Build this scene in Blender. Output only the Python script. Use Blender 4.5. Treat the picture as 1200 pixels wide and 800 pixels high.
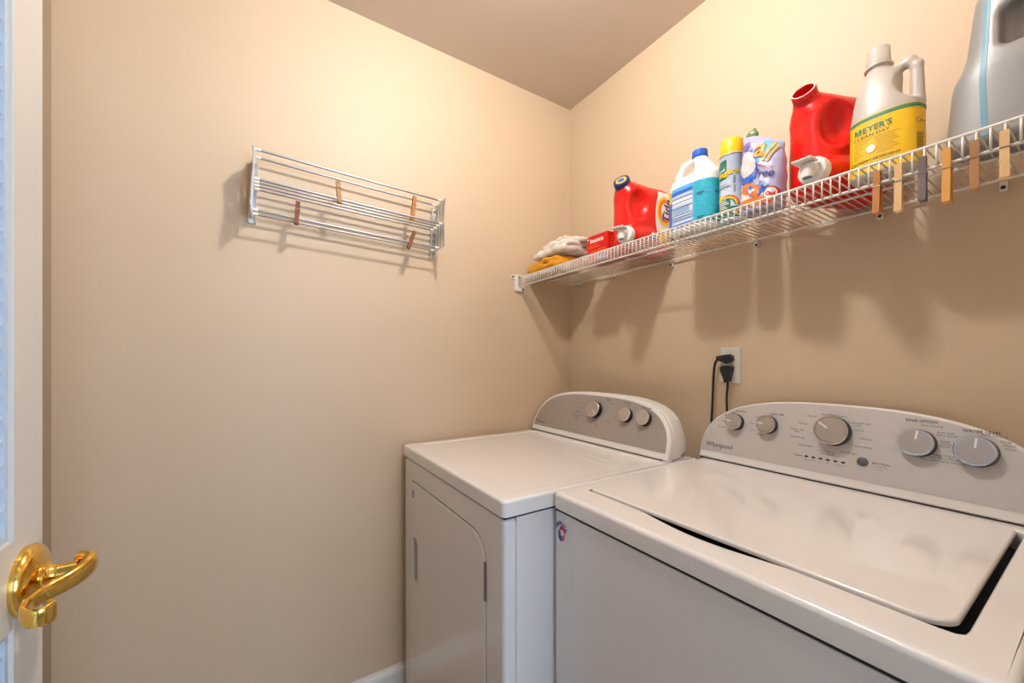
import bpy, bmesh, math, random
import numpy as np
from mathutils import Vector, Matrix
random.seed(7)
R = math.radians
for o in list(bpy.data.objects):
    bpy.data.objects.remove(o)
SC = bpy.context.scene
COL = SC.collection

# ------------------------------------------------------------------ camera
cd = bpy.data.cameras.new('camera')
cam = bpy.data.objects.new('camera', cd); COL.objects.link(cam)
cam.location = (0, 0, 1.25)
cam.rotation_euler = (R(90), 0, R(57.297 - 90))
cd.sensor_width = 36.0
cd.lens = 36.0 * 461 / 1200
cd.shift_y = 23 / 1200
cd.clip_start = 0.01
SC.camera = cam
# ------------------------------------------------------------------ world, lights, exposure
SC.view_settings.view_transform = 'Standard'
SC.view_settings.look = 'None'
SC.view_settings.gamma = 1.0
SC.view_settings.use_curve_mapping = False
SC.view_settings.exposure = 0.16
w = bpy.data.worlds.new('world'); SC.world = w; w.use_nodes = True
w.node_tree.nodes['Background'].inputs[0].default_value = (0.62, 0.78, 1.0, 1)
w.node_tree.nodes['Background'].inputs[1].default_value = 0.4
BULB = (0.48, 0.62, 2.44)
BULB_STRENGTH = 412.0
BULB_COLOR = (1.0, 0.968, 0.93)
ld = bpy.data.lights.new('daylight', 'AREA'); ld.shape = 'RECTANGLE'
ld.size = 0.95; ld.size_y = 1.35; ld.energy = 58; ld.color = (0.53, 0.735, 1.0)
lo_ = bpy.data.objects.new('daylight', ld); COL.objects.link(lo_)
lo_.location = (0.75, -2.28, 1.45); lo_.rotation_euler = (R(90), 0, 0)   # outside the added hall window, shining in (+y)

# ------------------------------------------------------------------ measures of the room
XR, YL, XW, YB, ZC = 1.32, 1.5135, -0.457, -0.15, 2.517
DZ = 0.9334          # top of both machines
ZS = 1.6365          # shelf deck

# ------------------------------------------------------------------ materials
def mat(name, col, rough=0.5, metal=0.0, var=0.0, vscale=8.0, bump=0.0, bscale=200.0, spec=0.5, coat=0.0,
        trans=0.0, emit=None, estr=0.0, sss=0.0, ior=None):
    m = bpy.data.materials.new(name); m.use_nodes = True
    nt = m.node_tree; b = nt.nodes['Principled BSDF']
    c = (col[0], col[1], col[2], 1)
    b.inputs['Base Color'].default_value = c
    b.inputs['Roughness'].default_value = rough
    b.inputs['Metallic'].default_value = metal
    b.inputs['Specular IOR Level'].default_value = spec
    b.inputs['Coat Weight'].default_value = coat
    b.inputs['Coat Roughness'].default_value = 0.06
    b.inputs['Transmission Weight'].default_value = trans
    if ior: b.inputs['IOR'].default_value = ior
    if sss:
        b.inputs['Subsurface Weight'].default_value = sss
        b.inputs['Subsurface Radius'].default_value = (0.01, 0.01, 0.01)
    if emit:
        b.inputs['Emission Color'].default_value = (emit[0], emit[1], emit[2], 1)
        b.inputs['Emission Strength'].default_value = estr
    tc = nt.nodes.new('ShaderNodeTexCoord')
    if var > 0:
        n = nt.nodes.new('ShaderNodeTexNoise'); n.inputs['Scale'].default_value = vscale
        n.inputs['Detail'].default_value = 4
        nt.links.new(tc.outputs['Object'], n.inputs['Vector'])
        mx = nt.nodes.new('ShaderNodeMixRGB')
        mx.inputs[1].default_value = tuple(max(0, x * (1 - var)) for x in col) + (1,)
        mx.inputs[2].default_value = tuple(min(1, x * (1 + var)) for x in col) + (1,)
        nt.links.new(n.outputs['Fac'], mx.inputs[0]); nt.links.new(mx.outputs[0], b.inputs['Base Color'])
    if bump > 0:
        n = nt.nodes.new('ShaderNodeTexNoise'); n.inputs['Scale'].default_value = bscale
        n.inputs['Detail'].default_value = 3
        nt.links.new(tc.outputs['Object'], n.inputs['Vector'])
        bp = nt.nodes.new('ShaderNodeBump'); bp.inputs['Strength'].default_value = bump
        bp.inputs['Distance'].default_value = 0.002
        nt.links.new(n.outputs['Fac'], bp.inputs['Height']); nt.links.new(bp.outputs[0], b.inputs['Normal'])
    return m

def wood_mat(name, c1, c2):
    m = mat(name, c1, 0.6)
    nt = m.node_tree; b = nt.nodes['Principled BSDF']
    tc = nt.nodes['Texture Coordinate']
    mp = nt.nodes.new('ShaderNodeMapping'); mp.inputs['Scale'].default_value = (300, 300, 18)
    n = nt.nodes.new('ShaderNodeTexNoise'); n.inputs['Scale'].default_value = 1.0; n.inputs['Detail'].default_value = 5
    mx = nt.nodes.new('ShaderNodeMixRGB'); mx.inputs[1].default_value = c1 + (1,); mx.inputs[2].default_value = c2 + (1,)
    nt.links.new(tc.outputs['Object'], mp.inputs[0]); nt.links.new(mp.outputs[0], n.inputs['Vector'])
    nt.links.new(n.outputs['Fac'], mx.inputs[0]); nt.links.new(mx.outputs[0], b.inputs['Base Color'])
    return m

M = dict(
    wall=mat('wall_paint', (0.64, 0.50, 0.348), 0.55, var=0.02, vscale=3, bump=0.12, bscale=260),
    wall_shade=mat('shaded_wall_paint', (0.40, 0.31, 0.225), 0.6, var=0.02, vscale=3, bump=0.12, bscale=260),  # wall paint with the front wall's shade put in, so it bounces less
    ceil=mat('ceiling_paint', (0.62, 0.54, 0.47), 0.8, bump=0.1, bscale=200),
    trim=mat('trim_paint', (0.78, 0.74, 0.68), 0.35),
    tile=mat('floor_tile', (0.45, 0.33, 0.23), 0.35, var=0.2, vscale=9),
    grout=mat('grout', (0.30, 0.24, 0.19), 0.9),
    hall=mat('hall_paint', (0.62, 0.60, 0.56), 0.7),
    door=mat('door_paint', (0.66, 0.62, 0.57), 0.4, bump=0.05, bscale=120),
    louver=mat('louver_paint', (0.54, 0.61, 0.69), 0.45),
    brass=mat('polished_brass', (0.86, 0.56, 0.13), 0.13, 1.0),
    enamel=mat('white_enamel', (0.86, 0.84, 0.835), 0.20, spec=0.5, coat=0.7),
    enamel2=mat('white_enamel_cabinet', (0.84, 0.82, 0.825), 0.28, spec=0.5, coat=0.6),
    plast=mat('white_plastic', (0.80, 0.78, 0.76), 0.35),
    dark=mat('dark_gap', (0.02, 0.02, 0.025), 0.6),
    recess=mat('dark_recess', (0.012, 0.014, 0.02), 0.5),
    fascia_d=mat('fascia_grey', (0.40, 0.365, 0.345), 0.42, 0.35, var=0.03, vscale=30),
    fascia_w=mat('fascia_silver', (0.60, 0.575, 0.565), 0.40, 0.25, var=0.03, vscale=30),
    knobface=mat('knob_face', (0.50, 0.46, 0.44), 0.3, 0.6),
    chrome=mat('chrome', (0.75, 0.75, 0.76), 0.16, 1.0),
    alum=mat('aluminium', (0.62, 0.61, 0.60), 0.35, 1.0),
    black=mat('black_plastic', (0.012, 0.012, 0.014), 0.35),
    ink=mat('ink_dark', (0.06, 0.06, 0.065), 0.6),
    inkgrey=mat('ink_grey', (0.16, 0.155, 0.15), 0.6),
    button=mat('button_grey', (0.10, 0.10, 0.105), 0.3),
    wire=mat('white_vinyl_wire', (0.80, 0.77, 0.73), 0.35),
    screw=mat('dark_screw', (0.03, 0.028, 0.025), 0.4, 0.6),
    red=mat('red_plastic', (0.74, 0.008, 0.004), 0.30, coat=0.12, spec=0.4),
    redbox=mat('red_carton', (0.66, 0.010, 0.010), 0.5, spec=0.3),
    white=mat('white_print', (0.86, 0.84, 0.81), 0.45),
    yellow=mat('yellow_print', (0.92, 0.58, 0.015), 0.4),
    ylabel=mat('yellow_label', (0.93, 0.56, 0.012), 0.45),
    orange=mat('orange_print', (0.88, 0.20, 0.02), 0.45),
    orange2=mat('light_orange_print', (0.95, 0.40, 0.02), 0.45),
    navy=mat('navy_print', (0.015, 0.02, 0.16), 0.4),
    blue=mat('blue_print', (0.02, 0.14, 0.62), 0.4),
    capblue=mat('blue_cap_plastic', (0.01, 0.12, 0.62), 0.35),
    skyblue=mat('sky_blue_print', (0.10, 0.42, 0.80), 0.4),
    teal=mat('teal_print', (0.02, 0.42, 0.58), 0.4, var=0.35, vscale=120),
    pale=mat('pale_blue_print', (0.58, 0.70, 0.82), 0.45),
    green=mat('green_print', (0.012, 0.16, 0.10), 0.45),
    mgreen=mat('emerald_print', (0.01, 0.22, 0.13), 0.45),
    purple=mat('purple_print', (0.20, 0.14, 0.45), 0.45),
    jugwhite=mat('white_jug_plastic', (0.88, 0.87, 0.86), 0.35, sss=0.1),
    jugclear=mat('translucent_jug_plastic', (0.56, 0.51, 0.46), 0.3, sss=0.2),
    capclear=mat('clear_cap_plastic', (0.86, 0.83, 0.80), 0.18, trans=0.55, ior=1.3),
    jugsilver=mat('silver_jug_plastic', (0.31, 0.31, 0.315), 0.46, 0.2),
    stripe=mat('blue_window_stripe', (0.13, 0.30, 0.40), 0.45),
    canbody=mat('pale_can_print', (0.56, 0.66, 0.80), 0.35),
    capyellow=mat('yellow_cap_plastic', (0.95, 0.58, 0.01), 0.4),
    lilac=mat('lilac_film', (0.44, 0.44, 0.68), 0.32, var=0.08, vscale=40, bump=0.3, bscale=25),
    pinkish=mat('pink_splash_print', (0.78, 0.62, 0.62), 0.4, var=0.15, vscale=60),
    pouchbase=mat('cream_film', (0.80, 0.68, 0.62), 0.35, bump=0.3, bscale=25),
    towel=mat('cream_terry', (0.82, 0.76, 0.69), 0.95, var=0.10, vscale=60, bump=0.8, bscale=500),
    cloth=mat('mustard_cloth', (0.72, 0.33, 0.015), 0.95, var=0.12, vscale=50, bump=0.7, bscale=500),
    plate=mat('outlet_plate', (0.72, 0.68, 0.64), 0.35),
    brownhole=mat('dark_red_inner', (0.35, 0.012, 0.008), 0.5),
    w_honey=wood_mat('honey_wood', (0.56, 0.24, 0.06), (0.40, 0.14, 0.03)),
    w_pale=wood_mat('pale_wood', (0.80, 0.55, 0.28), (0.66, 0.40, 0.18)),
    w_grey=wood_mat('weathered_wood', (0.20, 0.16, 0.145), (0.10, 0.075, 0.07)),
    w_yel=wood_mat('yellow_wood', (0.72, 0.36, 0.07), (0.58, 0.26, 0.05)),
    w_brown=wood_mat('brown_wood', (0.46, 0.24, 0.10), (0.32, 0.15, 0.06)),
    w_dark=wood_mat('dark_wood', (0.24, 0.08, 0.025), (0.13, 0.04, 0.012)),
    rod=mat('rod_steel', (0.42, 0.42, 0.43), 0.36, 1.0),
    steel=mat('spring_steel', (0.30, 0.28, 0.27), 0.35, 1.0),
    bulb=mat('lit_bulb', (1, 0.9, 0.8), 0.5, emit=BULB_COLOR, estr=BULB_STRENGTH),
    glass=mat('window_glass', (0.9, 0.95, 1.0), 0.02, trans=1.0, ior=1.05),
)

# ------------------------------------------------------------------ mesh helpers
def link_mesh(name, verts, faces, m, parent=None, smooth=False, loc=(0, 0, 0), rot=(0, 0, 0), sharp=None):
    me = bpy.data.meshes.new(name)
    me.from_pydata([tuple(map(float, v)) for v in verts], [], [tuple(map(int, f)) for f in faces])
    me.update()
    return link_data(name, me, m, parent, smooth, loc, rot, sharp)

def link_data(name, me, m, parent=None, smooth=False, loc=(0, 0, 0), rot=(0, 0, 0), sharp=None):
    if m is not None and not me.materials:
        me.materials.append(M[m] if isinstance(m, str) else m)
    if smooth:
        me.polygons.foreach_set('use_smooth', [True] * len(me.polygons))
        if sharp:
            me.set_sharp_from_angle(angle=R(sharp))
    o = bpy.data.objects.new(name, me); COL.objects.link(o)
    o.location = loc; o.rotation_euler = rot
    if parent: o.parent = parent
    return o

def wn(o):
    md = o.modifiers.new('weighted_normals', 'WEIGHTED_NORMAL'); md.keep_sharp = True; md.mode = 'FACE_AREA'
    return o

def tag(o, label=None, cat=None, group=None, kind=None):
    if label: o['label'] = label
    if cat: o['category'] = cat
    if group: o['group'] = group
    if kind: o['kind'] = kind
    return o

def thing(name, label, cat, loc=(0, 0, 0), rz=0.0, group=None, rot=None):
    o = bpy.data.objects.new(name, None); COL.objects.link(o)
    o.empty_display_size = 0.05
    o.location = loc; o.rotation_euler = rot if rot else (0, 0, rz)
    return tag(o, label, cat, group)

def fix_normals(me):
    bm = bmesh.new(); bm.from_mesh(me)
    bmesh.ops.recalc_face_normals(bm, faces=bm.faces)
    bm.to_mesh(me); bm.free()

def box_mesh(name, lo, hi, bev=0.0, seg=2):
    bm = bmesh.new()
    bmesh.ops.create_cube(bm, size=1.0)
    for v in bm.verts:
        v.co = Vector((lo[i] + (v.co[i] + 0.5) * (hi[i] - lo[i]) for i in range(3)))
    if bev > 0:
        bmesh.ops.bevel(bm, geom=list(bm.edges), offset=bev, segments=seg, affect='EDGES', profile=0.5)
    me = bpy.data.meshes.new(name); bm.to_mesh(me); bm.free()
    return me

def box(name, lo, hi, m, parent=None, bev=0.0, seg=2, **k):
    me = box_mesh(name, lo, hi, bev, seg)
    o = link_data(name, me, m, parent, smooth=bev > 0, sharp=50 if bev > 0 else None, **k)
    return wn(o) if bev > 0 else o

def struct(o):
    o['kind'] = 'structure'; return o

def tube_geo(pts, r, n=8, caps=True):
    pts = [Vector(p) for p in pts]
    rs = r if isinstance(r, (list, tuple)) else [r] * len(pts)
    V, Fc = [], []
    t0 = (pts[1] - pts[0]).normalized()
    up = Vector((0, 0, 1)) if abs(t0.z) < 0.9 else Vector((1, 0, 0))
    nrm = t0.cross(up).normalized()
    for i, p in enumerate(pts):
        if i == 0: t = (pts[1] - pts[0]).normalized()
        elif i == len(pts) - 1: t = (pts[-1] - pts[-2]).normalized()
        else: t = ((pts[i + 1] - p).normalized() + (p - pts[i - 1]).normalized()).normalized()
        nrm = (nrm - t * nrm.dot(t)).normalized()
        b = t.cross(nrm)
        for j in range(n):
            a = 2 * math.pi * j / n
            V.append(p + (nrm * math.cos(a) + b * math.sin(a)) * rs[i])
    for i in range(len(pts) - 1):
        for j in range(n):
            a, b_ = i * n + j, i * n + (j + 1) % n
            Fc.append((a, b_, b_ + n, a + n))
    if caps:
        Fc.append(tuple(range(n - 1, -1, -1)))
        Fc.append(tuple(range((len(pts) - 1) * n, len(pts) * n)))
    return V, Fc

def merge(*geos):
    V, Fc = [], []
    for v, f in geos:
        o = len(V); V += list(v); Fc += [tuple(i + o for i in q) for q in f]
    return V, Fc

def tube(name, pts, r, m, parent=None, n=8, **k):
    v, f = tube_geo(pts, r, n)
    return link_mesh(name, v, f, m, parent, smooth=True, sharp=60, **k)

def box_geo(lo, hi):
    V = [(x, y, z) for x in (lo[0], hi[0]) for y in (lo[1], hi[1]) for z in (lo[2], hi[2])]
    return V, [(0, 1, 3, 2), (4, 6, 7, 5), (0, 4, 5, 1), (2, 3, 7, 6), (0, 2, 6, 4), (1, 5, 7, 3)]

def revolve_geo(prof, n=32, axis='z', origin=(0, 0, 0)):
    """prof: list of (r, h); axis: z or x (h along the axis)"""
    V, Fc = [], []
    for r, h in prof:
        for j in range(n):
            a = 2 * math.pi * j / n
            c, s = r * math.cos(a), r * math.sin(a)
            p = (c, s, h) if axis == 'z' else (h, c, s)
            V.append((p[0] + origin[0], p[1] + origin[1], p[2] + origin[2]))
    for i in range(len(prof) - 1):
        for j in range(n):
            a, b = i * n + j, i * n + (j + 1) % n
            Fc.append((a, b, b + n, a + n))
    Fc.append(tuple(range(n - 1, -1, -1))); Fc.append(tuple(range((len(prof) - 1) * n, len(prof) * n)))
    return V, Fc

def revolve(name, prof, m, parent=None, n=32, axis='z', origin=(0, 0, 0), sharp=35, **k):
    v, f = revolve_geo(prof, n, axis, origin)
    o = link_mesh(name, v, f, m, parent, **k)
    fix_normals(o.data)
    o.data.polygons.foreach_set('use_smooth', [True] * len(o.data.polygons))
    o.data.set_sharp_from_angle(angle=R(sharp))
    return o

def rrect(x0, x1, y0, y1, rad, n=6):
    """rounded rectangle outline, CCW; rad = one value or (x0y0, x1y0, x1y1, x0y1)"""
    rr = rad if isinstance(rad, (list, tuple)) else [rad] * 4
    P = []
    for (cx, cy, a0, r) in ((x0, y0, 180, rr[0]), (x1, y0, 270, rr[1]), (x1, y1, 0, rr[2]), (x0, y1, 90, rr[3])):
        sx = 1 if cx == x0 else -1; sy = 1 if cy == y0 else -1
        if r <= 0: P.append((cx, cy)); continue
        for i in range(n + 1):
            a = R(a0 + 90 * i / n)
            P.append((cx + sx * r + r * math.cos(a), cy + sy * r + r * math.sin(a)))
    return P

def inset(out, d):
    n = len(out); res = []
    for i in range(n):
        p0, p1, p2 = (Vector(out[(i + k) % n]) for k in (-1, 0, 1))
        e1 = (p1 - p0); e2 = (p2 - p1)
        if e1.length < 1e-9 or e2.length < 1e-9: res.append(tuple(p1)); continue
        e1.normalize(); e2.normalize()
        n1 = Vector((-e1.y, e1.x)); n2 = Vector((-e2.y, e2.x))
        b = (n1 + n2)
        if b.length < 1e-6: b = n1
        b.normalize()
        res.append(tuple(p1 + b * (d / max(0.35, b.dot(n1)))))
    return res

def prism_geo(out, h0, h1, bev=0.0, seg=3, fn=None):
    """CCW outline in (a,b) extruded h0->h1 with a rounded top edge; fn maps (a,b,h)->xyz"""
    rings = [(out, h0), (out, h1 - bev)]
    for i in range(1, seg + 1 if bev > 0 else 0):
        t = math.pi / 2 * i / seg
        rings.append((inset(out, bev * (1 - math.cos(t))), h1 - bev + bev * math.sin(t)))
    V, Fc = [], []; n = len(out)
    for ring, h in rings:
        for a, b in ring: V.append(fn(a, b, h) if fn else (a, b, h))
    for i in range(len(rings) - 1):
        for j in range(n):
            a, b = i * n + j, i * n + (j + 1) % n
            Fc.append((a, b, b + n, a + n))
    Fc.append(tuple(range(n - 1, -1, -1))); Fc.append(tuple(range((len(rings) - 1) * n, len(rings) * n)))
    return V, Fc

def prism(name, out, h0, h1, m, parent=None, bev=0.0, seg=3, fn=None, sharp=40, **k):
    v, f = prism_geo(out, h0, h1, bev, seg, fn)
    o = link_mesh(name, v, f, m, parent, **k)
    fix_normals(o.data)
    o.data.polygons.foreach_set('use_smooth', [True] * len(o.data.polygons))
    o.data.set_sharp_from_angle(angle=R(sharp))
    return wn(o)

def holed_plate(name, outer, holes, h0, h1, m, parent=None, fn=None, bev=0.0, hbev=0.0, seg=3):
    """plate with holes; bev rounds the outer top edge, hbev the hole's top edges"""
    bm = bmesh.new()
    def ring(pts, h):
        return [bm.verts.new((p[0], p[1], h)) for p in pts]
    def skin(r1, r2):
        n = len(r1)
        for j in range(n): bm.faces.new((r1[j], r1[(j + 1) % n], r2[(j + 1) % n], r2[j]))
    tops, bots = [], []
    for k, loop in enumerate([outer] + holes):
        b = bev if k == 0 else hbev; sgn = 1 if k == 0 else -1
        r0 = ring(loop, h0); bots.append(r0); prev = r0
        if b > 0:
            r1 = ring(loop, h1 - b); skin(prev, r1); prev = r1
            for i in range(1, seg + 1):
                t = math.pi / 2 * i / seg
                r1 = ring(inset(loop, sgn * b * (1 - math.cos(t))), h1 - b + b * math.sin(t)); skin(prev, r1); prev = r1
        else:
            r1 = ring(loop, h1); skin(prev, r1); prev = r1
        tops.append(prev)
    for group in (tops, bots):
        ed = []
        for r_ in group:
            for j in range(len(r_)):
                e = bm.edges.get((r_[j], r_[(j + 1) % len(r_)]))
                ed.append(e)
        bmesh.ops.triangle_fill(bm, use_beauty=True, edges=ed, normal=(0, 0, 1))
    bmesh.ops.recalc_face_normals(bm, faces=bm.faces)
    if fn:
        for v in bm.verts: v.co = Vector(fn(*v.co))
        bmesh.ops.recalc_face_normals(bm, faces=bm.faces)
    me = bpy.data.meshes.new(name); bm.to_mesh(me); bm.free()
    return wn(link_data(name, me, m, parent, smooth=True, sharp=40))

# text -> flat triangles
def text_geo(s, size=1.0, bold=0.0, align='LEFT', shear=0.0, sx=1.0, sub=2):
    cu = bpy.data.curves.new('t', 'FONT'); cu.body = s; cu.size = size; cu.offset = bold * size
    cu.align_x = align; cu.shear = shear; cu.resolution_u = 3
    ob = bpy.data.objects.new('t', cu); COL.objects.link(ob)
    dg = bpy.context.evaluated_depsgraph_get()
    me = bpy.data.meshes.new_from_object(ob.evaluated_get(dg))
    bm = bmesh.new(); bm.from_mesh(me)
    bmesh.ops.triangulate(bm, faces=bm.faces)
    for _ in range(sub):
        ed = [e for e in bm.edges if e.calc_length() > 0.2 * size]
        if ed:
            bmesh.ops.subdivide_edges(bm, edges=ed, cuts=1)
            bmesh.ops.triangulate(bm, faces=bm.faces)
    bm.verts.ensure_lookup_table(); bm.verts.index_update()
    V = [(v.co.x * sx, v.co.y) for v in bm.verts]
    Fc = [tuple(v.index for v in f.verts) for f in bm.faces]
    bm.free()
    bpy.data.objects.remove(ob); bpy.data.curves.remove(cu); bpy.data.meshes.remove(me)
    return V, Fc

class Print:
    """flat print: collects 2D shapes in (u,v) per ink, then maps them on a surface"""
    def __init__(self): self.g = {}
    def add(self, ink, V, Fc, lay=0):
        d = self.g.setdefault((ink, lay), ([], []))
        o = len(d[0]); d[0].extend(V); d[1].extend([tuple(i + o for i in f) for f in Fc])
    def text(self, ink, s, u, v, size, rot=0.0, lay=0, **k):
        V, Fc = text_geo(s, size, **k)
        c, s_ = math.cos(R(rot)), math.sin(R(rot))
        self.add(ink, [(u + a * c - b * s_, v + a * s_ + b * c) for a, b in V], Fc, lay)
    def grid(self, ink, u0, u1, v0, v1, nu=8, nv=8, lay=0, fu=None):
        V = []; Fc = []
        for i in range(nu + 1):
            for j in range(nv + 1):
                p = (u0 + (u1 - u0) * i / nu, v0 + (v1 - v0) * j / nv)
                V.append(fu(*p) if fu else p)
        for i in range(nu):
            for j in range(nv):
                a = i * (nv + 1) + j
                Fc.append((a, a + nv + 1, a + nv + 2, a + 1))
        self.add(ink, V, Fc, lay)
    def disc(self, ink, u, v, ru, rv=None, lay=0, rot=0.0, n=28, r0=0.0):
        rv = rv or ru; V = []; Fc = []
        c, s = math.cos(R(rot)), math.sin(R(rot))
        rings = [0.0, 0.5, 1.0] if r0 == 0 else [r0, 1.0]
        for k in rings:
            for j in range(n):
                a = 2 * math.pi * j / n
                x, y = ru * k * math.cos(a), rv * k * math.sin(a)
                V.append((u + x * c - y * s, v + x * s + y * c))
        for i in range(len(rings) - 1):
            for j in range(n):
                Fc.append((i * n + j, (i + 1) * n + j, (i + 1) * n + (j + 1) % n, i * n + (j + 1) % n))
        self.add(ink, V, Fc, lay)
    def build(self, parent, fn, base='print', lift=0.0004, names=None):
        """fn(array uv, lift) -> xyz array"""
        VV, FF, MI, mats = [], [], [], []
        for (ink, lay), (V, Fc) in sorted(self.g.items(), key=lambda q: q[0][1]):
            if ink not in mats: mats.append(ink)
            P = fn(np.array(V, dtype=float), lift * (lay + 1))
            o0 = len(VV); VV.extend(P.tolist()); FF.extend([tuple(i + o0 for i in f) for f in Fc]); MI += [mats.index(ink)] * len(Fc)
        me = bpy.data.meshes.new(base); me.from_pydata(VV, [], FF); me.update()
        for k_ in mats: me.materials.append(M[k_])
        me.polygons.foreach_set('material_index', MI)
        o = bpy.data.objects.new(base, me); COL.objects.link(o); o.parent = parent
        return o

# ------------------------------------------------------------------ signed distance shapes -> blow-moulded bodies
def smin(a, b, k):
    h = np.clip(0.5 + 0.5 * (b - a) / k, 0, 1)
    return b + (a - b) * h - k * h * (1 - h)
def smax(a, b, k): return -smin(-a, -b, k)
def s_rbox(P, c, h, r):
    q = np.abs(P - np.array(c)) - (np.array(h) - r)
    return np.linalg.norm(np.maximum(q, 0), axis=-1) + np.minimum(q.max(axis=-1), 0) - r
def s_cone(P, a, b, r1, r2):
    a = np.array(a, float); b = np.array(b, float)
    ba = b - a; t = np.clip(((P - a) @ ba) / (ba @ ba), 0, 1)
    return np.linalg.norm(P - a - t[..., None] * ba, axis=-1) - (r1 + (r2 - r1) * t)
def s_cyl(P, a, b, r1, r2=None, rd=0.002):
    r2 = r1 if r2 is None else r2
    a = np.array(a, float); b = np.array(b, float); L = np.linalg.norm(b - a); u = (b - a) / L
    h = (P - a) @ u; rad = np.linalg.norm(P - a - h[..., None] * u, axis=-1)
    rr = r1 + (r2 - r1) * np.clip(h / L, 0, 1)
    q = np.stack([rad - rr + rd, np.abs(h - L / 2) - L / 2 + rd], -1)
    return np.linalg.norm(np.maximum(q, 0), axis=-1) + np.minimum(q.max(axis=-1), 0) - rd
def s_ell(P, c, r):
    q = (P - np.array(c)) / np.array(r); k0 = np.linalg.norm(q, axis=-1)
    k1 = np.linalg.norm(q / np.array(r), axis=-1)
    return k0 * (k0 - 1.0) / np.maximum(k1, 1e-9)
def s_body(P, prof, e=3.0):
    """upright body; prof rows (z, cx, rx, ry) with superellipse sections"""
    pr = np.array(prof); z = P[..., 2]
    cx = np.interp(z, pr[:, 0], pr[:, 1]); rx = np.interp(z, pr[:, 0], pr[:, 2]); ry = np.interp(z, pr[:, 0], pr[:, 3])
    k = (np.abs((P[..., 0] - cx) / rx) ** e + np.abs(P[..., 1] / ry) ** e) ** (1 / e)
    d = (k - 1) * np.minimum(rx, ry)
    return smax(smax(d, pr[0, 0] - z, 0.012), z - pr[-1, 0], 0.012)

def surfnet(fn, lo, hi, h):
    ax = [np.arange(lo[i], hi[i] + h, h) for i in range(3)]
    G = np.stack(np.meshgrid(*ax, indexing='ij'), -1)
    Fv = fn(G); ins = Fv < 0
    nx, ny, nz = Fv.shape
    cnt = np.zeros((nx - 1, ny - 1, nz - 1), int)
    for i in (0, 1):
        for j in (0, 1):
            for k in (0, 1): cnt += ins[i:nx - 1 + i, j:ny - 1 + j, k:nz - 1 + k]
    mix = (cnt > 0) & (cnt < 8)
    idx = -np.ones(mix.shape, int); cells = np.argwhere(mix); idx[mix] = np.arange(len(cells))
    acc = np.zeros((len(cells), 3)); num = np.zeros(len(cells))
    crn = [(i, j, k) for i in (0, 1) for j in (0, 1) for k in (0, 1)]
    for a in crn:
        for d in range(3):
            if a[d]: continue
            b = list(a); b[d] = 1
            ca = cells + np.array(a); cb = cells + np.array(b)
            fa = Fv[ca[:, 0], ca[:, 1], ca[:, 2]]; fb = Fv[cb[:, 0], cb[:, 1], cb[:, 2]]
            m = (fa < 0) != (fb < 0)
            t = np.where(m, fa / np.where(m, fa - fb, 1), 0)
            p = np.array(lo) + (ca + t[:, None] * (cb - ca)) * h
            acc[m] += p[m]; num[m] += 1
    V = acc / num[:, None]
    for _ in range(2):
        f0 = fn(V); e = 1e-4
        g = np.stack([(fn(V + np.eye(3)[i] * e) - fn(V - np.eye(3)[i] * e)) / (2 * e) for i in range(3)], -1)
        st = np.clip(f0 / np.maximum((g ** 2).sum(-1), 0.05), -h * .5, h * .5)
        V = V - st[:, None] * g
    Fc = []
    for d in range(3):
        s0 = [slice(None)] * 3; s1 = [slice(None)] * 3
        s0[d] = slice(0, -1); s1[d] = slice(1, None)
        A = ins[tuple(s0)]; B = ins[tuple(s1)]
        e = np.argwhere(A != B); o1, o2 = [(1, 2), (2, 0), (0, 1)][d]
        e = e[(e[:, o1] > 0) & (e[:, o2] > 0)]
        e = e[(e[:, o1] < mix.shape[o1]) & (e[:, o2] < mix.shape[o2])]
        q = []
        for da, db in ((1, 1), (0, 1), (0, 0), (1, 0)):
            c = e.copy(); c[:, o1] -= da; c[:, o2] -= db
            q.append(idx[c[:, 0], c[:, 1], c[:, 2]])
        q = np.stack(q, 1); fl = ~A[e[:, 0], e[:, 1], e[:, 2]]
        q[fl] = q[fl][:, ::-1]
        Fc.append(q)
    return V, np.concatenate(Fc)

def sdf_obj(name, fn, lo, hi, h, m, parent):
    V, Fc = surfnet(fn, lo, hi, h)
    return link_mesh(name, V, Fc, m, parent, smooth=True)

def march(fn, O, D, lift, maxd=0.4):
    """points where rays O+tD come within `lift` of the surface (bisection after stepping)"""
    t = np.zeros(len(O)); bt = np.zeros(len(O)); bf = np.full(len(O), 9.0)
    for _ in range(90):
        f = fn(O + t[:, None] * D) - lift
        bt = np.where(f < bf, t, bt); bf = np.minimum(f, bf)
        t = t + np.where(f > 0, np.minimum(f * 0.7 + 1e-5, 0.004), 0)
    t = np.where(bf > 0.0008, bt, t)          # rays that miss stay where they pass closest
    return O + t[:, None] * D

def proj_front(fn, dist=0.12, zoff=0.0, xoff=0.0):
    """(u,v) -> shoot along +Y at X=u+xoff, Z=v+zoff from Y=-dist"""
    def f(uv, lift):
        O = np.stack([uv[:, 0] + xoff, np.full(len(uv), -dist), uv[:, 1] + zoff], 1)
        return march(fn, O, np.tile([0., 1., 0.], (len(uv), 1)), lift)
    return f

def proj_cyl(fn, rx, ry, e=3.0, cx=0.0, dist=0.05):
    """(u,v): u = angle from the front (-Y) in degrees, positive to +X; rays go inward to the axis"""
    def f(uv, lift):
        a = np.radians(uv[:, 0])
        D = np.stack([np.sin(a), -np.cos(a), np.zeros(len(a))], 1)
        O = D * (max(rx, ry) * 1.4 + dist) + np.stack([np.full(len(a), cx), np.zeros(len(a)), uv[:, 1]], 1)
        return march(fn, O, -D, lift)
    return f

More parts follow.
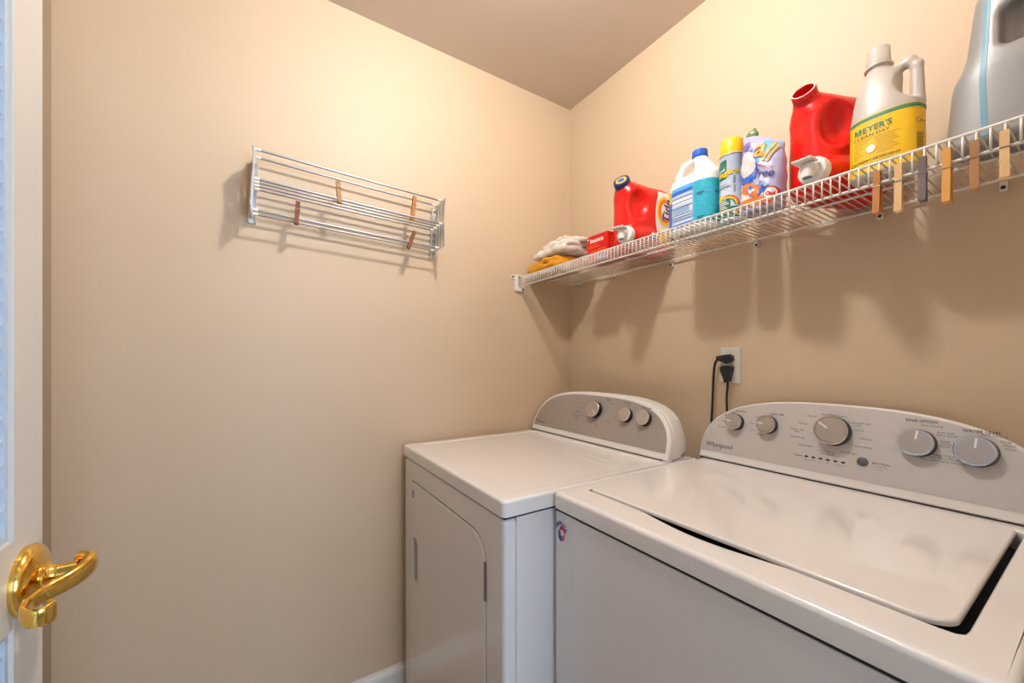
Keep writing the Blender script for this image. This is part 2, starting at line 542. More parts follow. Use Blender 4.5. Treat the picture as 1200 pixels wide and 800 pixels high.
# ================================================================== THE ROOM
T = 0.10
fl = struct(box('floor', (XW - T, YB - 2.4, -0.06), (XR + T, YL + T, -0.004), 'grout'))
tm = box_mesh('floor_tile', (0.002, 0.002, -0.004), (0.303, 0.303, 0.0), 0.0012, 1)
tm.materials.append(M['tile'])
for i in range(6):
    for j in range(6):
        o = bpy.data.objects.new('floor_tile', tm); COL.objects.link(o); o.parent = fl
        o.location = (XW + 0.305 * i - 0.02, YL - 0.305 * (j + 1), 0)
struct(box('ceiling', (XW - T, YB - 2.4, ZC), (XR + T, YL + T, ZC + T), 'ceil'))
struct(box('wall_left', (XW - T, YL, 0), (XR + T, YL + T, ZC), 'wall'))
struct(box('wall_right', (XR, YB - 2.4, 0), (XR + T, YL, ZC), 'wall'))
struct(box('wall_front', (XW - T, YB - 2.4, 0), (XW, YL, ZC), 'wall_shade'))
DX0, DX1, DH = -0.26, 0.60, 2.06
struct(link_mesh('wall_back', *merge(box_geo((XW, YB - T, 0), (DX0, YB, ZC)), box_geo((DX1, YB - T, 0), (XR, YB, ZC)),
                                     box_geo((DX0, YB - T, DH), (DX1, YB, ZC))), 'wall'))
struct(link_mesh('trim_1', *merge(box_geo((DX0 - 0.06, YB, 0), (DX0, YB + 0.015, DH + 0.06)), box_geo((DX1, YB, 0), (DX1 + 0.06, YB + 0.015, DH + 0.06)),
                                  box_geo((DX0, YB, DH), (DX1, YB + 0.015, DH + 0.06))), 'trim'))
# unseen hall behind the doorway; its window is added as the daylight's source
hy = YB - 2.0
WX0, WX1 = 0.25, 1.26
struct(link_mesh('wall_hall', *merge(box_geo((XW, hy - T, 0), (WX0, hy, ZC)), box_geo((WX1, hy - T, 0), (XR, hy, ZC)),
                                     box_geo((WX0, hy - T, 0), (WX1, hy, 0.75)), box_geo((WX0, hy - T, 2.15), (WX1, hy, ZC))), 'hall'))
wf = struct(link_mesh('added_window_1', *merge(box_geo((WX0, hy - 0.06, 0.75), (WX0 + 0.04, hy + 0.02, 2.15)), box_geo((WX1 - 0.04, hy - 0.06, 0.75), (WX1, hy + 0.02, 2.15)),
                                         box_geo((WX0 + 0.04, hy - 0.06, 0.75), (WX1 - 0.04, hy + 0.02, 0.79)), box_geo((WX0 + 0.04, hy - 0.06, 2.11), (WX1 - 0.04, hy + 0.02, 2.15)),
                                         box_geo((WX0 + 0.04, hy - 0.04, 1.44), (WX1 - 0.04, hy, 1.47))), 'trim'))

bbp = [(0, 0), (0.014, 0), (0.014, 0.062), (0.011, 0.072), (0.006, 0.078), (0.004, 0.086), (0, 0.086)]
def baseboard(name, p0, p1, nrm):
    V = []; Fc = []; n = len(bbp)
    for p in (p0, p1):
        for d, z in bbp: V.append((p[0] + nrm[0] * d, p[1] + nrm[1] * d, z))
    for j in range(n): Fc.append((j, (j + 1) % n, n + (j + 1) % n, n + j))
    Fc += [tuple(range(n)), tuple(range(2 * n - 1, n - 1, -1))]
    o = struct(link_mesh(name, V, Fc, 'trim')); fix_normals(o.data)
baseboard('baseboard_left', (XW, YL), (XR, YL), (0, -1))
baseboard('baseboard_right', (XR, YB), (XR, YL - 0.015), (-1, 0))
baseboard('baseboard_front', (XW, YB), (XW, YL - 0.015), (1, 0))

# ceiling light (above the frame)
lamp = thing('ceiling_light', 'bare bulb ceiling light in the middle of the ceiling', 'light', (BULB[0], BULB[1], ZC))
revolve('canopy', [(0.0, 0), (0.062, 0), (0.062, -0.010), (0.05, -0.018), (0.022, -0.022), (0.022, -0.032), (0.0, -0.032)], 'trim', lamp, n=40)
bz = BULB[2] - ZC
revolve('bulb', [(0.0, -0.030)] + [(0.045 * math.sin(R(t)), bz + 0.045 * math.cos(R(t))) for t in range(15, 180, 15)] + [(0.0, bz - 0.045)], 'bulb', lamp, n=24, sharp=80)

# ================================================================== LOUVRED DOOR
DXF = -0.211                       # face of the door that looks into the room
door = struct(bpy.data.objects.new('door_1', None)); COL.objects.link(door)
door.location = (DXF, YB + 0.025, 0.012)
door['label'] = 'white louvred door standing open beside the grey wall'
dl = 0.677 - (YB + 0.025); th = 0.035; dt = 2.03
st = 0.064
for nm, a, b, z0, z1 in (('stile', 0, 0.09, 0, dt), ('stile', dl - st, dl, 0, dt), ('rail', 0.09, dl - st, 0, 0.18),
                         ('rail', 0.09, dl - st, 0.9645, 1.055), ('rail', 0.09, dl - st, dt - 0.11, dt)):
    box(nm, (-th, a, z0), (0, b, z1), 'door', door, bev=0.0015, seg=1)
for z0, z1 in ((0.18, 0.9645), (1.055, dt - 0.11)):
    # bead round the louvre opening
    b0, b1 = 0.09, dl - st
    g = merge(box_geo((-0.018, b1 - 0.006, z0), (-0.004, b1, z1)), box_geo((-0.018, b0, z0), (-0.004, b0 + 0.006, z1)),
              box_geo((-0.018, b0 + 0.006, z0), (-0.004, b1 - 0.006, z0 + 0.006)), box_geo((-0.018, b0 + 0.006, z1 - 0.006), (-0.004, b1 - 0.006, z1)))
    link_mesh('bead', *g, 'louver', door)
    sl = box_mesh('louver_slat', (-0.019, 0.0, -0.003), (0.019, b1 - b0 - 0.002, 0.003), 0.0015, 1)
    sl.materials.append(M['louver'])
    k = 0
    zz = z0 + 0.02
    while zz < z1 - 0.012:
        o = bpy.data.objects.new('louver_slat', sl); COL.objects.link(o); o.parent = door
        o.location = (-0.0195, b0 + 0.001, zz); o.rotation_euler = (0, R(48), 0)
        zz += 0.0235
# lever handle
lh = bpy.data.objects.new('lever_handle', None); COL.objects.link(lh); lh.parent = door
lh.location = (0, 0.635 - (YB + 0.025), 1.016 - 0.012)
lh['label'] = 'polished brass lever handle with scrolled end'
revolve('rosette', [(0.0, 0.0), (0.036, 0.0), (0.0365, 0.004), (0.034, 0.009), (0.027, 0.0125), (0.018, 0.0145), (0.0, 0.0145)], 'brass', lh, n=48, axis='x', sharp=50)
revolve('neck', [(0.0, 0.012), (0.0145, 0.012), (0.0145, 0.017), (0.0115, 0.019), (0.0105, 0.026), (0.0105, 0.04), (0.0, 0.04)], 'brass', lh, n=32, axis='x', sharp=50)
lv = [(0.036, 0.020, 0.004), (0.046, 0.013, 0.003), (0.045, -0.004, 0.000), (0.037, -0.019, -0.003), (0.027, -0.030, -0.005), (0.021, -0.043, -0.006),
      (0.0195, -0.058, -0.006), (0.024, -0.075, -0.006), (0.032, -0.085, -0.006), (0.041, -0.084, -0.006), (0.044, -0.077, -0.006), (0.040, -0.072, -0.006)]
def catmull(P, n=5):
    P = [Vector(p) for p in P]; Q = [P[0]] + P + [P[-1]]; res = []
    for i in range(1, len(Q) - 2):
        for k in range(n):
            t = k / n
            res.append(0.5 * ((2 * Q[i]) + (Q[i + 1] - Q[i - 1]) * t + (2 * Q[i - 1] - 5 * Q[i] + 4 * Q[i + 1] - Q[i + 2]) * t * t + (3 * Q[i] - Q[i - 1] - 3 * Q[i + 1] + Q[i + 2]) * t ** 3))
    res.append(P[-1]); return res
def strap(name, pts, wz, wt, m, parent):
    """bar with an oval section: wz tall, wt thick (lists interpolated along it)"""
    pts = catmull(pts); n = 14; V = []; Fc = []
    for i, p in enumerate(pts):
        t = (pts[min(i + 1, len(pts) - 1)] - pts[max(i - 1, 0)]).normalized()
        s = Vector((0, 0, 1)).cross(t).normalized(); f = i / (len(pts) - 1)
        a = np.interp(f, np.linspace(0, 1, len(wz)), wz) / 2; b = np.interp(f, np.linspace(0, 1, len(wt)), wt) / 2
        for j in range(n):
            q = 2 * math.pi * j / n
            c, s_ = math.cos(q), math.sin(q)
            c = math.copysign(abs(c) ** 0.7, c); s_ = math.copysign(abs(s_) ** 0.7, s_)
            V.append(p + Vector((0, 0, 1)) * a * c + s * b * s_)
    for i in range(len(pts) - 1):
        for j in range(n):
            a, b = i * n + j, i * n + (j + 1) % n
            Fc.append((a, b, b + n, a + n))
    Fc += [tuple(range(n)), tuple(range((len(pts) - 1) * n, len(pts) * n))]
    o = link_mesh(name, V, Fc, m, parent); fix_normals(o.data)
    o.data.polygons.foreach_set('use_smooth', [True] * len(o.data.polygons)); o.data.set_sharp_from_angle(angle=R(60))
    return o
strap('lever', lv, [0.020, 0.022, 0.019, 0.016, 0.016, 0.018, 0.020, 0.020], [0.014, 0.013, 0.009, 0.007, 0.006, 0.006, 0.005, 0.005], 'brass', lh)

# ================================================================== DRYER
def arch(c, hw, top, flare, n=40):
    """console front outline in (y,v): flat bottom, big round shoulders (CCW seen from +h)"""
    P = []
    for i in range(n + 1):
        t = math.pi * i / n
        e = flare
        a = math.copysign(abs(math.cos(t)) ** (2 / e), math.cos(t)); b = abs(math.sin(t)) ** (2 / e)
        P.append((c + hw * a, top * b))
    return P

def console(parent, xb, yc, hw, top, tau, depth, fmat, inset_d, zb, ex=2.65, ey=2.65, xmax=9.0):
    """outline points are (y,v); local h grows out of the face, towards the room"""
    st_, ct_ = math.sin(tau), math.cos(tau)
    def fn(a, b, h):
        return (xb + b * st_ - h * ct_, a, zb + b * ct_ + h * st_)
    out = []
    # shoulders: superellipse above v0
    v0 = 0.012
    n = 44
    out = [(yc - hw, 0.0), (yc + hw, 0.0)]
    arcp = []
    for i in range(n + 1):
        t = math.pi * i / n
        ca, sa = math.cos(t), math.sin(t)
        arcp.append((yc + hw * math.copysign(abs(ca) ** (2 / ex), ca), v0 + (top - v0) * sa ** (2 / ey)))
    out += arcp
    frame = prism('console_frame', out, -0.020, 0.0, 'plast', parent, bev=0.006, seg=3, fn=fn)
    # body running back to the rear panel
    bk = inset(out, 0.0015); V = []; Fc = []; m_ = len(out)
    rings = [(bk, -0.020, 0), (bk, -0.024, 0), (inset(out, 0.004), -depth * 0.6, 0), (inset(out, 0.022), -depth, 0)]
    for ring, h, _ in rings:
        for a, b in ring:
            p = fn(a, max(b, 0.0), 0)
            V.append((min(p[0] - h, xmax if h < -0.03 else 9.0), p[1], max(p[2], zb)))
    for i in range(len(rings) - 1):
        for j in range(m_):
            a, b = i * m_ + j, i * m_ + (j + 1) % m_
            Fc.append((a, b, b + m_, a + m_))
    Fc += [tuple(range(m_)), tuple(range((len(rings) - 1) * m_, len(rings) * m_))]
    o = link_mesh('console_body', V, Fc, 'plast', parent); fix_normals(o.data)
    o.data.polygons.foreach_set('use_smooth', [True] * len(o.data.polygons)); o.data.set_sharp_from_angle(angle=R(45))
    fo = [(a, max(b, 0.023)) for a, b in inset(out, inset_d)]
    fo2 = []
    for p in fo:
        if not fo2 or (abs(p[0] - fo2[-1][0]) + abs(p[1] - fo2[-1][1])) > 1e-5: fo2.append(p)
    prism('fascia', fo2, -0.004, 0.0008, fmat, parent, fn=fn)
    def fa(uv, lift):
        return np.array([fn(a, b, 0.0008 + lift) for a, b in uv])
    return fn, fa

def knob(parent, fn, y, v, r, hgt, mark=True, turn=0.0):
    def rv(name, prof, m, par, n=40):
        V, Fc = revolve_geo(prof, n)
        V = [fn(y + p[0], v + p[1], p[2]) for p in V]
        o = link_mesh(name, V, Fc, m, par); fix_normals(o.data)
        o.data.polygons.foreach_set('use_smooth', [True] * len(o.data.polygons)); o.data.set_sharp_from_angle(angle=R(35))
        return o
    k = rv('knob', [(0, 0.0), (r * 1.04, 0.0), (r * 1.04, hgt * 0.35), (r * 0.98, hgt * 0.72), (r * 0.9, hgt * 0.74), (0, hgt * 0.74)], 'black', parent)
    rv('knob_rim', [(0, hgt * 0.72), (r * 0.98, hgt * 0.72), (r, hgt * 0.78), (r, hgt * 0.93), (r * 0.95, hgt), (r * 0.86, hgt), (r * 0.85, hgt * 0.96), (0, hgt * 0.96)], 'chrome', k)
    rv('knob_face', [(0, hgt * 0.95), (r * 0.84, hgt * 0.95), (r * 0.84, hgt * 0.985), (0, hgt * 0.99)], 'knobface', k)
    if mark:
        c, s = math.cos(R(turn)), math.sin(R(turn))
        def q(a, b, h): return fn(y + a * c - b * s, v + a * s + b * c, h)
        w = r * 0.055
        V = [q(*p) for p in ((-w, r * 0.2, hgt), (w, r * 0.2, hgt), (w, r * 0.84, hgt), (-w, r * 0.84, hgt),
                             (-w, r * 0.2, hgt * .96), (w, r * 0.2, hgt * .96), (w, r * 0.84, hgt * .96), (-w, r * 0.84, hgt * .96))]
        link_mesh('pointer', V, [(0, 1, 2, 3), (4, 7, 6, 5), (0, 4, 5, 1), (1, 5, 6, 2), (2, 6, 7, 3), (3, 7, 4, 0)], 'white', k)
    return k

def mirror_text(pr, ink, s, y, v, size, **k):
    """print on a console: u runs to the viewer's right, i.e. towards -y"""
    V, Fc = text_geo(s, size, sub=0, **k)
    pr.add(ink, [(y - a, v + b) for a, b in V], [f[::-1] for f in Fc])

def badge(parent, x, y, z, ru, rv, arc_text='AMERICA'):
    """round sticker on a front panel (plane x = const, facing -x)"""
    p = Print()
    p.disc('white', 0, 0, ru, rv)
    p.disc('red', -0.15 * ru, 0.18 * rv, 0.50 * ru, 0.42 * rv, lay=1)
    p.disc('white', -0.10 * ru, 0.02 * rv, 0.42 * ru, 0.26 * rv, lay=2)
    p.disc('blue', 0.30 * ru, -0.12 * rv, 0.26 * ru, 0.36 * rv, lay=3)
    p.disc('blue', 0.05 * ru, -0.42 * rv, 0.30 * ru, 0.20 * rv, lay=3)
    p.disc('red', -0.32 * ru, -0.30 * rv, 0.22 * ru, 0.22 * rv, lay=4)
    n = len(arc_text)
    for i, ch in enumerate(arc_text):
        a = 150 - 120 * i / (n - 1)
        V, Fc = text_geo(ch, 0.42 * rv, bold=0.02, align='CENTER')
        c, s = math.cos(R(a - 90)), math.sin(R(a - 90))
        px, py = 0.70 * ru * math.cos(R(a)), 0.66 * rv * math.sin(R(a))
        p.add('blue', [(-(px + q * c - w_ * s), py + q * s + w_ * c) for q, w_ in V], [f[::-1] for f in Fc], 5)
    p.build(parent, lambda uv, l: np.stack([np.full(len(uv), x - l), y + uv[:, 0], z + uv[:, 1]], 1), 'sticker', lift=0.00025)

LIP = 0.039
dryer = thing('dryer', 'white front-loading dryer with grey control panel and three knobs, in the corner', 'dryer', (0, 0, 0))
dx, dy0, dy1, dbk = 0.4665, 0.7605, 1.4830, 1.205
box('side_panel', (dx + 0.034, dy0 + 0.001, 0.02), (dbk, dy1 - 0.001, DZ - LIP - 0.005), 'enamel2', dryer, bev=0.002, seg=1)
box('top_gap', (dx + 0.0012, dy0 + 0.0012, DZ - LIP - 0.006), (dbk - 0.01, dy1 - 0.0012, DZ - LIP + 0.0005), 'dark', dryer)
# front panel with the door opening: outline in (y,z), h towards the room
def dfront(a, b, h): return (dx - h, a, b)
outer = rrect(dy0, dy1, 0.03, DZ - LIP - 0.005, 0.016, 5)
dz_top = 0.817; dr, dlft = 0.847, 1.394
def dryer_door(o):
    P = [(dr - o, 0.215 - o), (dlft + o, 0.215 - o)]
    for i in range(5):
        a = R(0 + 90 * i / 4); P.append((dlft - 0.012 + (0.012 + o) * math.cos(a), dz_top - 0.012 + (0.012 + o) * math.sin(a)))
    for i in range(9):
        a = R(90 + 90 * i / 8); P.append((dr + 0.075 + (0.075 + o) * math.cos(a), dz_top - 0.058 + (0.058 + o) * math.sin(a)))
    return P
holed_plate('front_panel', outer, [dryer_door(0.0048)], -0.032, 0.0, 'enamel2', dryer, fn=dfront, bev=0.012, seg=4)
prism('door_cavity', dryer_door(0.012), -0.033, -0.026, 'dark', dryer, fn=dfront)  # dark sheet behind the door gap, shade put into its colour
pk = rrect(1.334, 1.384, 0.470, 0.622, 0.020, 5)
ddoor = holed_plate('door', dryer_door(0), [pk], -0.022, 0.003, 'enamel2', dryer, fn=dfront, bev=0.004, hbev=0.003)
prism('door_pocket', inset(pk, -0.004), -0.034, -0.0225, 'recess', ddoor, fn=dfront)
prism('pocket_lip', rrect(1.370, 1.3845, 0.478, 0.614, 0.004, 3), -0.020, 0.0045, 'plast', ddoor, fn=dfront, bev=0.002)
box('door_hinge', (dx - 0.0045, dr - 0.0050, 0.664), (dx + 0.004, dr + 0.0012, 0.758), 'steel', ddoor)
# top with rolled front edge and a shallow raised border
topo = rrect(0.462, dbk, 0.757, 1.488, (0.012, 0.004, 0.004, 0.012), 4)
pan = rrect(0.520, 1.045, 0.800, 1.445, 0.02, 5)
holed_plate('top', topo, [pan], DZ - LIP, DZ, 'enamel', dryer, bev=0.008, hbev=0.004, seg=4)
prism('top_panel', inset(pan, -0.0005), DZ - LIP, DZ - 0.0016, 'enamel', dryer)
lint = prism('lint_screen_cover', rrect(0.933, 1.0405, 0.806, 1.06, 0.004, 3), DZ - 0.0022, DZ - 0.0004, 'enamel', dryer, bev=0.0008, seg=2)
prism('lint_tab', rrect(0.990, 1.004, 0.945, 0.978, 0.004, 3), DZ - 0.001, DZ + 0.0012, 'enamel', lint, bev=0.0008, seg=2)
prism('lint_ridge', rrect(0.886, 0.892, 0.806, 1.054, 0.002, 3), DZ - 0.002, DZ - 0.0003, 'enamel', dryer, bev=0.0012, seg=2)
dfn, dfa = console(dryer, 1.072, 1.138, 0.366, 0.200, R(20), 0.125, 'fascia_d', 0.013, DZ + 0.002, 3.2, 2.6, 1.204)
box('console_seam', (1.073, 0.790, DZ - 0.001), (1.15, 1.490, DZ + 0.003), 'dark', dryer)
knob(dryer, dfn, 1.126, 0.129, 0.032, 0.022, turn=135)
knob(dryer, dfn, 0.969, 0.126, 0.0255, 0.020, mark=False)
knob(dryer, dfn, 0.888, 0.124, 0.0255, 0.020, mark=False)
pr = Print()
mirror_text(pr, 'ink', 'Whirlpool', 1.487, 0.036, 0.017, shear=0.2)
for i in range(22):
    a = R(-200 + 17 * i)
    if -1.1 < math.sin(a) < 1.1:
        c_, s_ = math.cos(a), math.sin(a)
        pr.grid('ink', 1.126 - 0.040 * c_ - 0.0008, 1.126 - 0.040 * c_ + 0.0008, 0.129 + 0.040 * s_ - 0.0018, 0.129 + 0.040 * s_ + 0.0018, 1, 1)
for s, y, v in (('Wrinkle', 1.088, 0.178), ('Shield', 1.080, 0.171), ('Off', 1.058, 0.160), ('Heavy', 1.218, 0.128), ('TIMED DRY', 1.235, 0.110), ('Normal', 1.205, 0.100), ('AUTO DRY', 1.242, 0.092), ('Delicate', 1.232, 0.083), ('Cool', 1.112, 0.071), ('Down', 1.108, 0.064), ('Touch Up', 1.068, 0.090)):
    mirror_text(pr, 'ink', s, y, v, 0.0068, bold=0.01)
for s, y, v in (('WRINKLE', 0.998, 0.170), ('Off', 0.972, 0.160), ('On', 0.938, 0.150), ('CYCLE SIGNAL', 0.916, 0.1595), ('Off', 0.890, 0.152), ('On', 0.856, 0.136)):
    mirror_text(pr, 'ink', s, y, v, 0.0068, bold=0.01)
tag(pr.build(dryer, dfa, 'lettering', 0.0003), kind='stuff')
badge(dryer, dx - 0.003, 1.376, 0.772, 0.013, 0.019)
for a, b in ((0.55, 0.80), (0.55, 1.44), (1.15, 0.80), (1.15, 1.44)):
    revolve('foot', [(0, 0), (0.022, 0), (0.022, 0.008), (0.010, 0.010), (0.010, 0.025), (0, 0.025)], 'black', dryer, n=16, origin=(a, b, 0))

# ================================================================== WASHER
washer = thing('washer', 'white top-loading washer with silver control panel and five knobs, beside the dryer', 'washer', (0, 0, 0))
wx, wy0, wy1, wbk = 0.6085, 0.0565, 0.7530, 1.288
box('cabinet', (wx, wy0, 0.02), (wbk, wy1, DZ - LIP - 0.005), 'enamel2', washer, bev=0.006, seg=3)
box('top_gap', (wx + 0.0012, wy0 + 0.0012, DZ - LIP - 0.012), (wbk - 0.01, wy1 - 0.0012, DZ - LIP + 0.0005), 'dark', washer)
box('front_panel', (wx - 0.0016, wy0 + 0.065, 0.03), (wx + 0.01, wy1 - 0.065, DZ - LIP - 0.0075), 'enamel2', washer, bev=0.002, seg=2)
topo = rrect(0.604, wbk, 0.054, 0.7545, (0.022, 0.004, 0.004, 0.012), 5)
lx0, lx1, ly0, ly1 = 0.686, 1.196, 0.108, 0.713
def lid_open(scoop=True):
    P = []
    o = 0.0045
    # CCW in (x,y): start front-right (x0,y0) corner
    P += [(lx0 - o + 0.008, ly0 - 0.007), (lx0 + 0.018, ly0 - 0.009)]
    P += [(lx1 + o - 0.02, ly0 - 0.009), (lx1 + o, ly0 + 0.012), (lx1 + o, ly1 + o - 0.012), (lx1 + o - 0.012, ly1 + o)]
    P += [(lx0 - o + 0.010, ly1 + o), (lx0 - o + 0.002, ly1 + o - 0.003), (lx0 - o, ly1 + o - 0.010)]
    n = 16
    for i in range(n + 1):
        t = i / n; y = 0.555 - (0.555 - 0.275) * t
        P.append((lx0 - o - 0.020 * math.sin(math.pi * t) ** 1.2, y))
    P += [(lx0 - o, ly0 + 0.012), (lx0 - o + 0.002, ly0 - 0.001)]
    return P
holed_plate('top', topo, [lid_open()], DZ - LIP, DZ, 'enamel', washer, bev=0.010, hbev=0.0035, seg=4)
prism('lid_well', inset(lid_open(), -0.004), DZ - LIP + 0.0006, DZ - LIP + 0.003, 'recess', washer)  # black sheet under the lid; the well's shade is in its colour
lido = rrect(lx0, lx1, ly0, ly1, (0.034, 0.022, 0.012, 0.012), 8)
lid = prism('lid', lido, DZ - 0.0035, DZ + 0.0045, 'enamel', washer, bev=0.0042, seg=4)
TW = R(12)
wfn, wfa = console(washer, 1.228, 0.408, 0.357, 0.2065, TW, 0.050, 'fascia_w', 0.0045, DZ + 0.002, xmax=1.288)
box('console_seam', (1.2285, 0.060, DZ - 0.001), (1.285, 0.760, DZ + 0.003), 'dark', washer)
for y, v, r, h, tn in ((0.6568, 0.1270, 0.0245, 0.022, -85), (0.5643, 0.1310, 0.0255, 0.022, -85), (0.4085, 0.1355, 0.0365, 0.027, -55), (0.2536, 0.1325, 0.0305, 0.023, 6), (0.1662, 0.1290, 0.0305, 0.023, 4)):
    knob(washer, wfn, y, v, r, h, turn=tn)
V, Fc = revolve_geo([(0, 0), (0.0115, 0), (0.0115, 0.003), (0.0095, 0.0045), (0, 0.005)], 28)
o = link_mesh('start_button', [wfn(0.3459 + p[0], 0.070 + p[1], p[2]) for p in V], Fc, 'button', washer, smooth=True, sharp=40)
fix_normals(o.data)
V, Fc = revolve_geo([(0.0115, 0), (0.0133, 0), (0.0133, 0.0025), (0.0115, 0.003)], 28)
o = link_mesh('button_ring', [wfn(0.3459 + p[0], 0.070 + p[1], p[2]) for p in V], Fc[:-2], 'chrome', washer); fix_normals(o.data)
for i in range(6):
    y = 0.4631 - 0.01586 * i
    prism('indicator_light', rrect(y - 0.0042, y + 0.0042, 0.0575, 0.0620, 0.002, 3), 0.0005, 0.0014, 'black', washer, fn=wfn)
pr = Print()
mirror_text(pr, 'ink', 'Whirlpool', 0.744, 0.040, 0.0205, bold=0.004)
pr.disc('ink', 0.7045, 0.0375, 0.013, 0.006, r0=0.86)
for s, y, v, z in (('SOIL LEVEL', 0.672, 0.1635, 0.0062), ('WASH TEMP', 0.570, 0.166, 0.0062), ('RINSE OPTION', 0.2800, 0.184, 0.0078), ('WATER LEVEL', 0.1905, 0.172, 0.0085)):
    mirror_text(pr, 'ink', s, y * 0.983, v * 0.976, z, bold=0.018)
small = [('Heavy', 0.684, 0.157), ('Med', 0.705, 0.147), ('Light', 0.713, 0.128), ('Ex Light', 0.720, 0.107), ('Hot', 0.572, 0.161), ('Warm', 0.612, 0.153),
         ('Cool', 0.625, 0.131), ('Cold', 0.620, 0.110), ('Tap Cold', 0.606, 0.100),
         ('Heavy Duty', 0.445, 0.179), ('Normal', 0.476, 0.171), ('Colors', 0.408, 0.178), ('Whites', 0.495, 0.148), ('Whites with', 0.515, 0.130), ('Soak', 0.505, 0.124),
         ('Bulky/Sheets', 0.512, 0.108), ('Drain & Spin', 0.492, 0.088), ('Clean Washer', 0.446, 0.080), ('with affresh', 0.441, 0.0735), ('Rinse & Spin', 0.398, 0.086),
         ('Quick Wash', 0.370, 0.106), ('Delicates', 0.362, 0.127), ('Casual', 0.372, 0.147), ('Colors/Soft with', 0.386, 0.165), ('Soak', 0.372, 0.159),
         ('Auto Sensing', 0.254, 0.176), ('Auto with', 0.2275, 0.163), ('Extra Rinse*', 0.2285, 0.157), ('Deep', 0.2215, 0.144), ('Water', 0.2215, 0.138), ('Rinse*', 0.2225, 0.132),
         ('Deep Water', 0.2325, 0.112), ('with Extra Rinse*', 0.2385, 0.106), ('*Use with Fabric Softener', 0.252, 0.099),
         ('Auto Sensing', 0.164, 0.167), ('Deep', 0.1375, 0.157), ('Water', 0.1345, 0.150), ('Wash', 0.1325, 0.143)]
for s, y, v in small:
    mirror_text(pr, 'inkgrey', s, y * 0.985, v * 0.975, 0.0066, bold=0.006)
mirror_text(pr, 'ink', 'Progress', 0.492, 0.0575, 0.0058, bold=0.015)
mirror_text(pr, 'ink', 'Start / Pause', 0.329, 0.0695, 0.0062, bold=0.015)
mirror_text(pr, 'inkgrey', 'Hold 3 Seconds', 0.330, 0.062, 0.0045); mirror_text(pr, 'inkgrey', 'to Cancel', 0.326, 0.056, 0.0045)
for i, s in enumerate(('Sensing', 'Wash', 'Rinse', 'Spin', 'Complete', 'Locked')):
    mirror_text(pr, 'inkgrey', s, 0.4675 - 0.0159 * i, 0.050, 0.0042)
tag(pr.build(washer, wfa, 'lettering', 0.0003), kind='stuff')
badge(washer, wx, 0.7285, 0.838, 0.0205, 0.031)
for a, b in ((0.68, 0.11), (0.68, 0.70), (1.23, 0.11), (1.23, 0.70)):
    revolve('foot', [(0, 0), (0.022, 0), (0.022, 0.008), (0.010, 0.010), (0.010, 0.025), (0, 0.025)], 'black', washer, n=16, origin=(a, b, 0))

# ================================================================== WIRE SHELF
XF = 1.010; XB = 1.312; RW = 0.0017
shelf = thing('wire_shelf', 'white vinyl coated wire shelf holding laundry products on the right wall', 'shelf', (0, 0, 0))
yA, yZ = YL - 0.012, -0.10
zt = ZS - RW
for nm, x, z, r in (('front_rail', XF, zt - 0.0004, 0.0031), ('lip_rail', XF + 0.001, zt - 0.040, 0.0031), ('middle_rail', 1.165, zt - 0.0044, 0.0030), ('back_rail', XB - 0.004, zt - 0.0044, 0.0032)):
    tube(nm, [(x, yA, z), (x, yZ, z)], r, 'wire', shelf, n=8)
wv, wfc = tube_geo([(XB, 0, zt), (XF + 0.004, 0, zt), (XF - 0.0028, 0, zt - 0.004), (XF - 0.0036, 0, zt - 0.040)], RW, 6)
wm = bpy.data.meshes.new('cross_wire'); wm.from_pydata([tuple(v) for v in wv], [], wfc); wm.update(); wm.materials.append(M['wire'])
wm.polygons.foreach_set('use_smooth', [True] * len(wm.polygons))
y = yA - 0.006
while y > yZ + 0.004:
    o = bpy.data.objects.new('cross_wire', wm); COL.objects.link(o); o.parent = shelf; o.location = (0, y, 0)
    y -= 0.0153
for yc in (1.4321, 1.2035, 0.9244, 0.6215, 0.3313, 0.1369):
    c = box('wall_clip', (XB - 0.006, yc - 0.006, ZS - 0.030), (XR - 0.0005, yc + 0.006, ZS - 0.0105), 'plast', shelf, bev=0.002, seg=2)
    revolve('screw', [(0, -0.0005), (0.0038, -0.0005), (0.003, -0.003), (0, -0.003)], 'screw', c, n=14, axis='x', origin=(XB - 0.006, yc, ZS - 0.024))
eb = holed_plate('end_bracket', [(p[0], p[1]) for p in rrect(0.982, 1.032, ZS - 0.066, ZS + 0.010, 0.008, 4)],
                 [rrect(0.999, 1.021, ZS - 0.047, ZS + 0.0045, 0.004, 3)], 0.0, 0.011, 'plast', shelf, fn=lambda a, b, h: (a, YL - 0.0005 - h, b), bev=0.002, seg=2)
link_mesh('bracket_ear', *merge(box_geo((0.966, YL - 0.006, ZS - 0.012), (0.984, YL - 0.0005, ZS + 0.008))), 'plast', shelf)
for a, b in ((0.9735, ZS - 0.001), (1.024, ZS - 0.056)):
    revolve('screw', [(0, 0), (0.0042, 0), (0.0034, 0.0025), (0, 0.0025)], 'screw', eb, n=14, origin=(0, 0, 0), loc=(a, YL - (0.0062 if b > ZS - 0.02 else 0.0117), b), rot=(R(90), 0, 0))

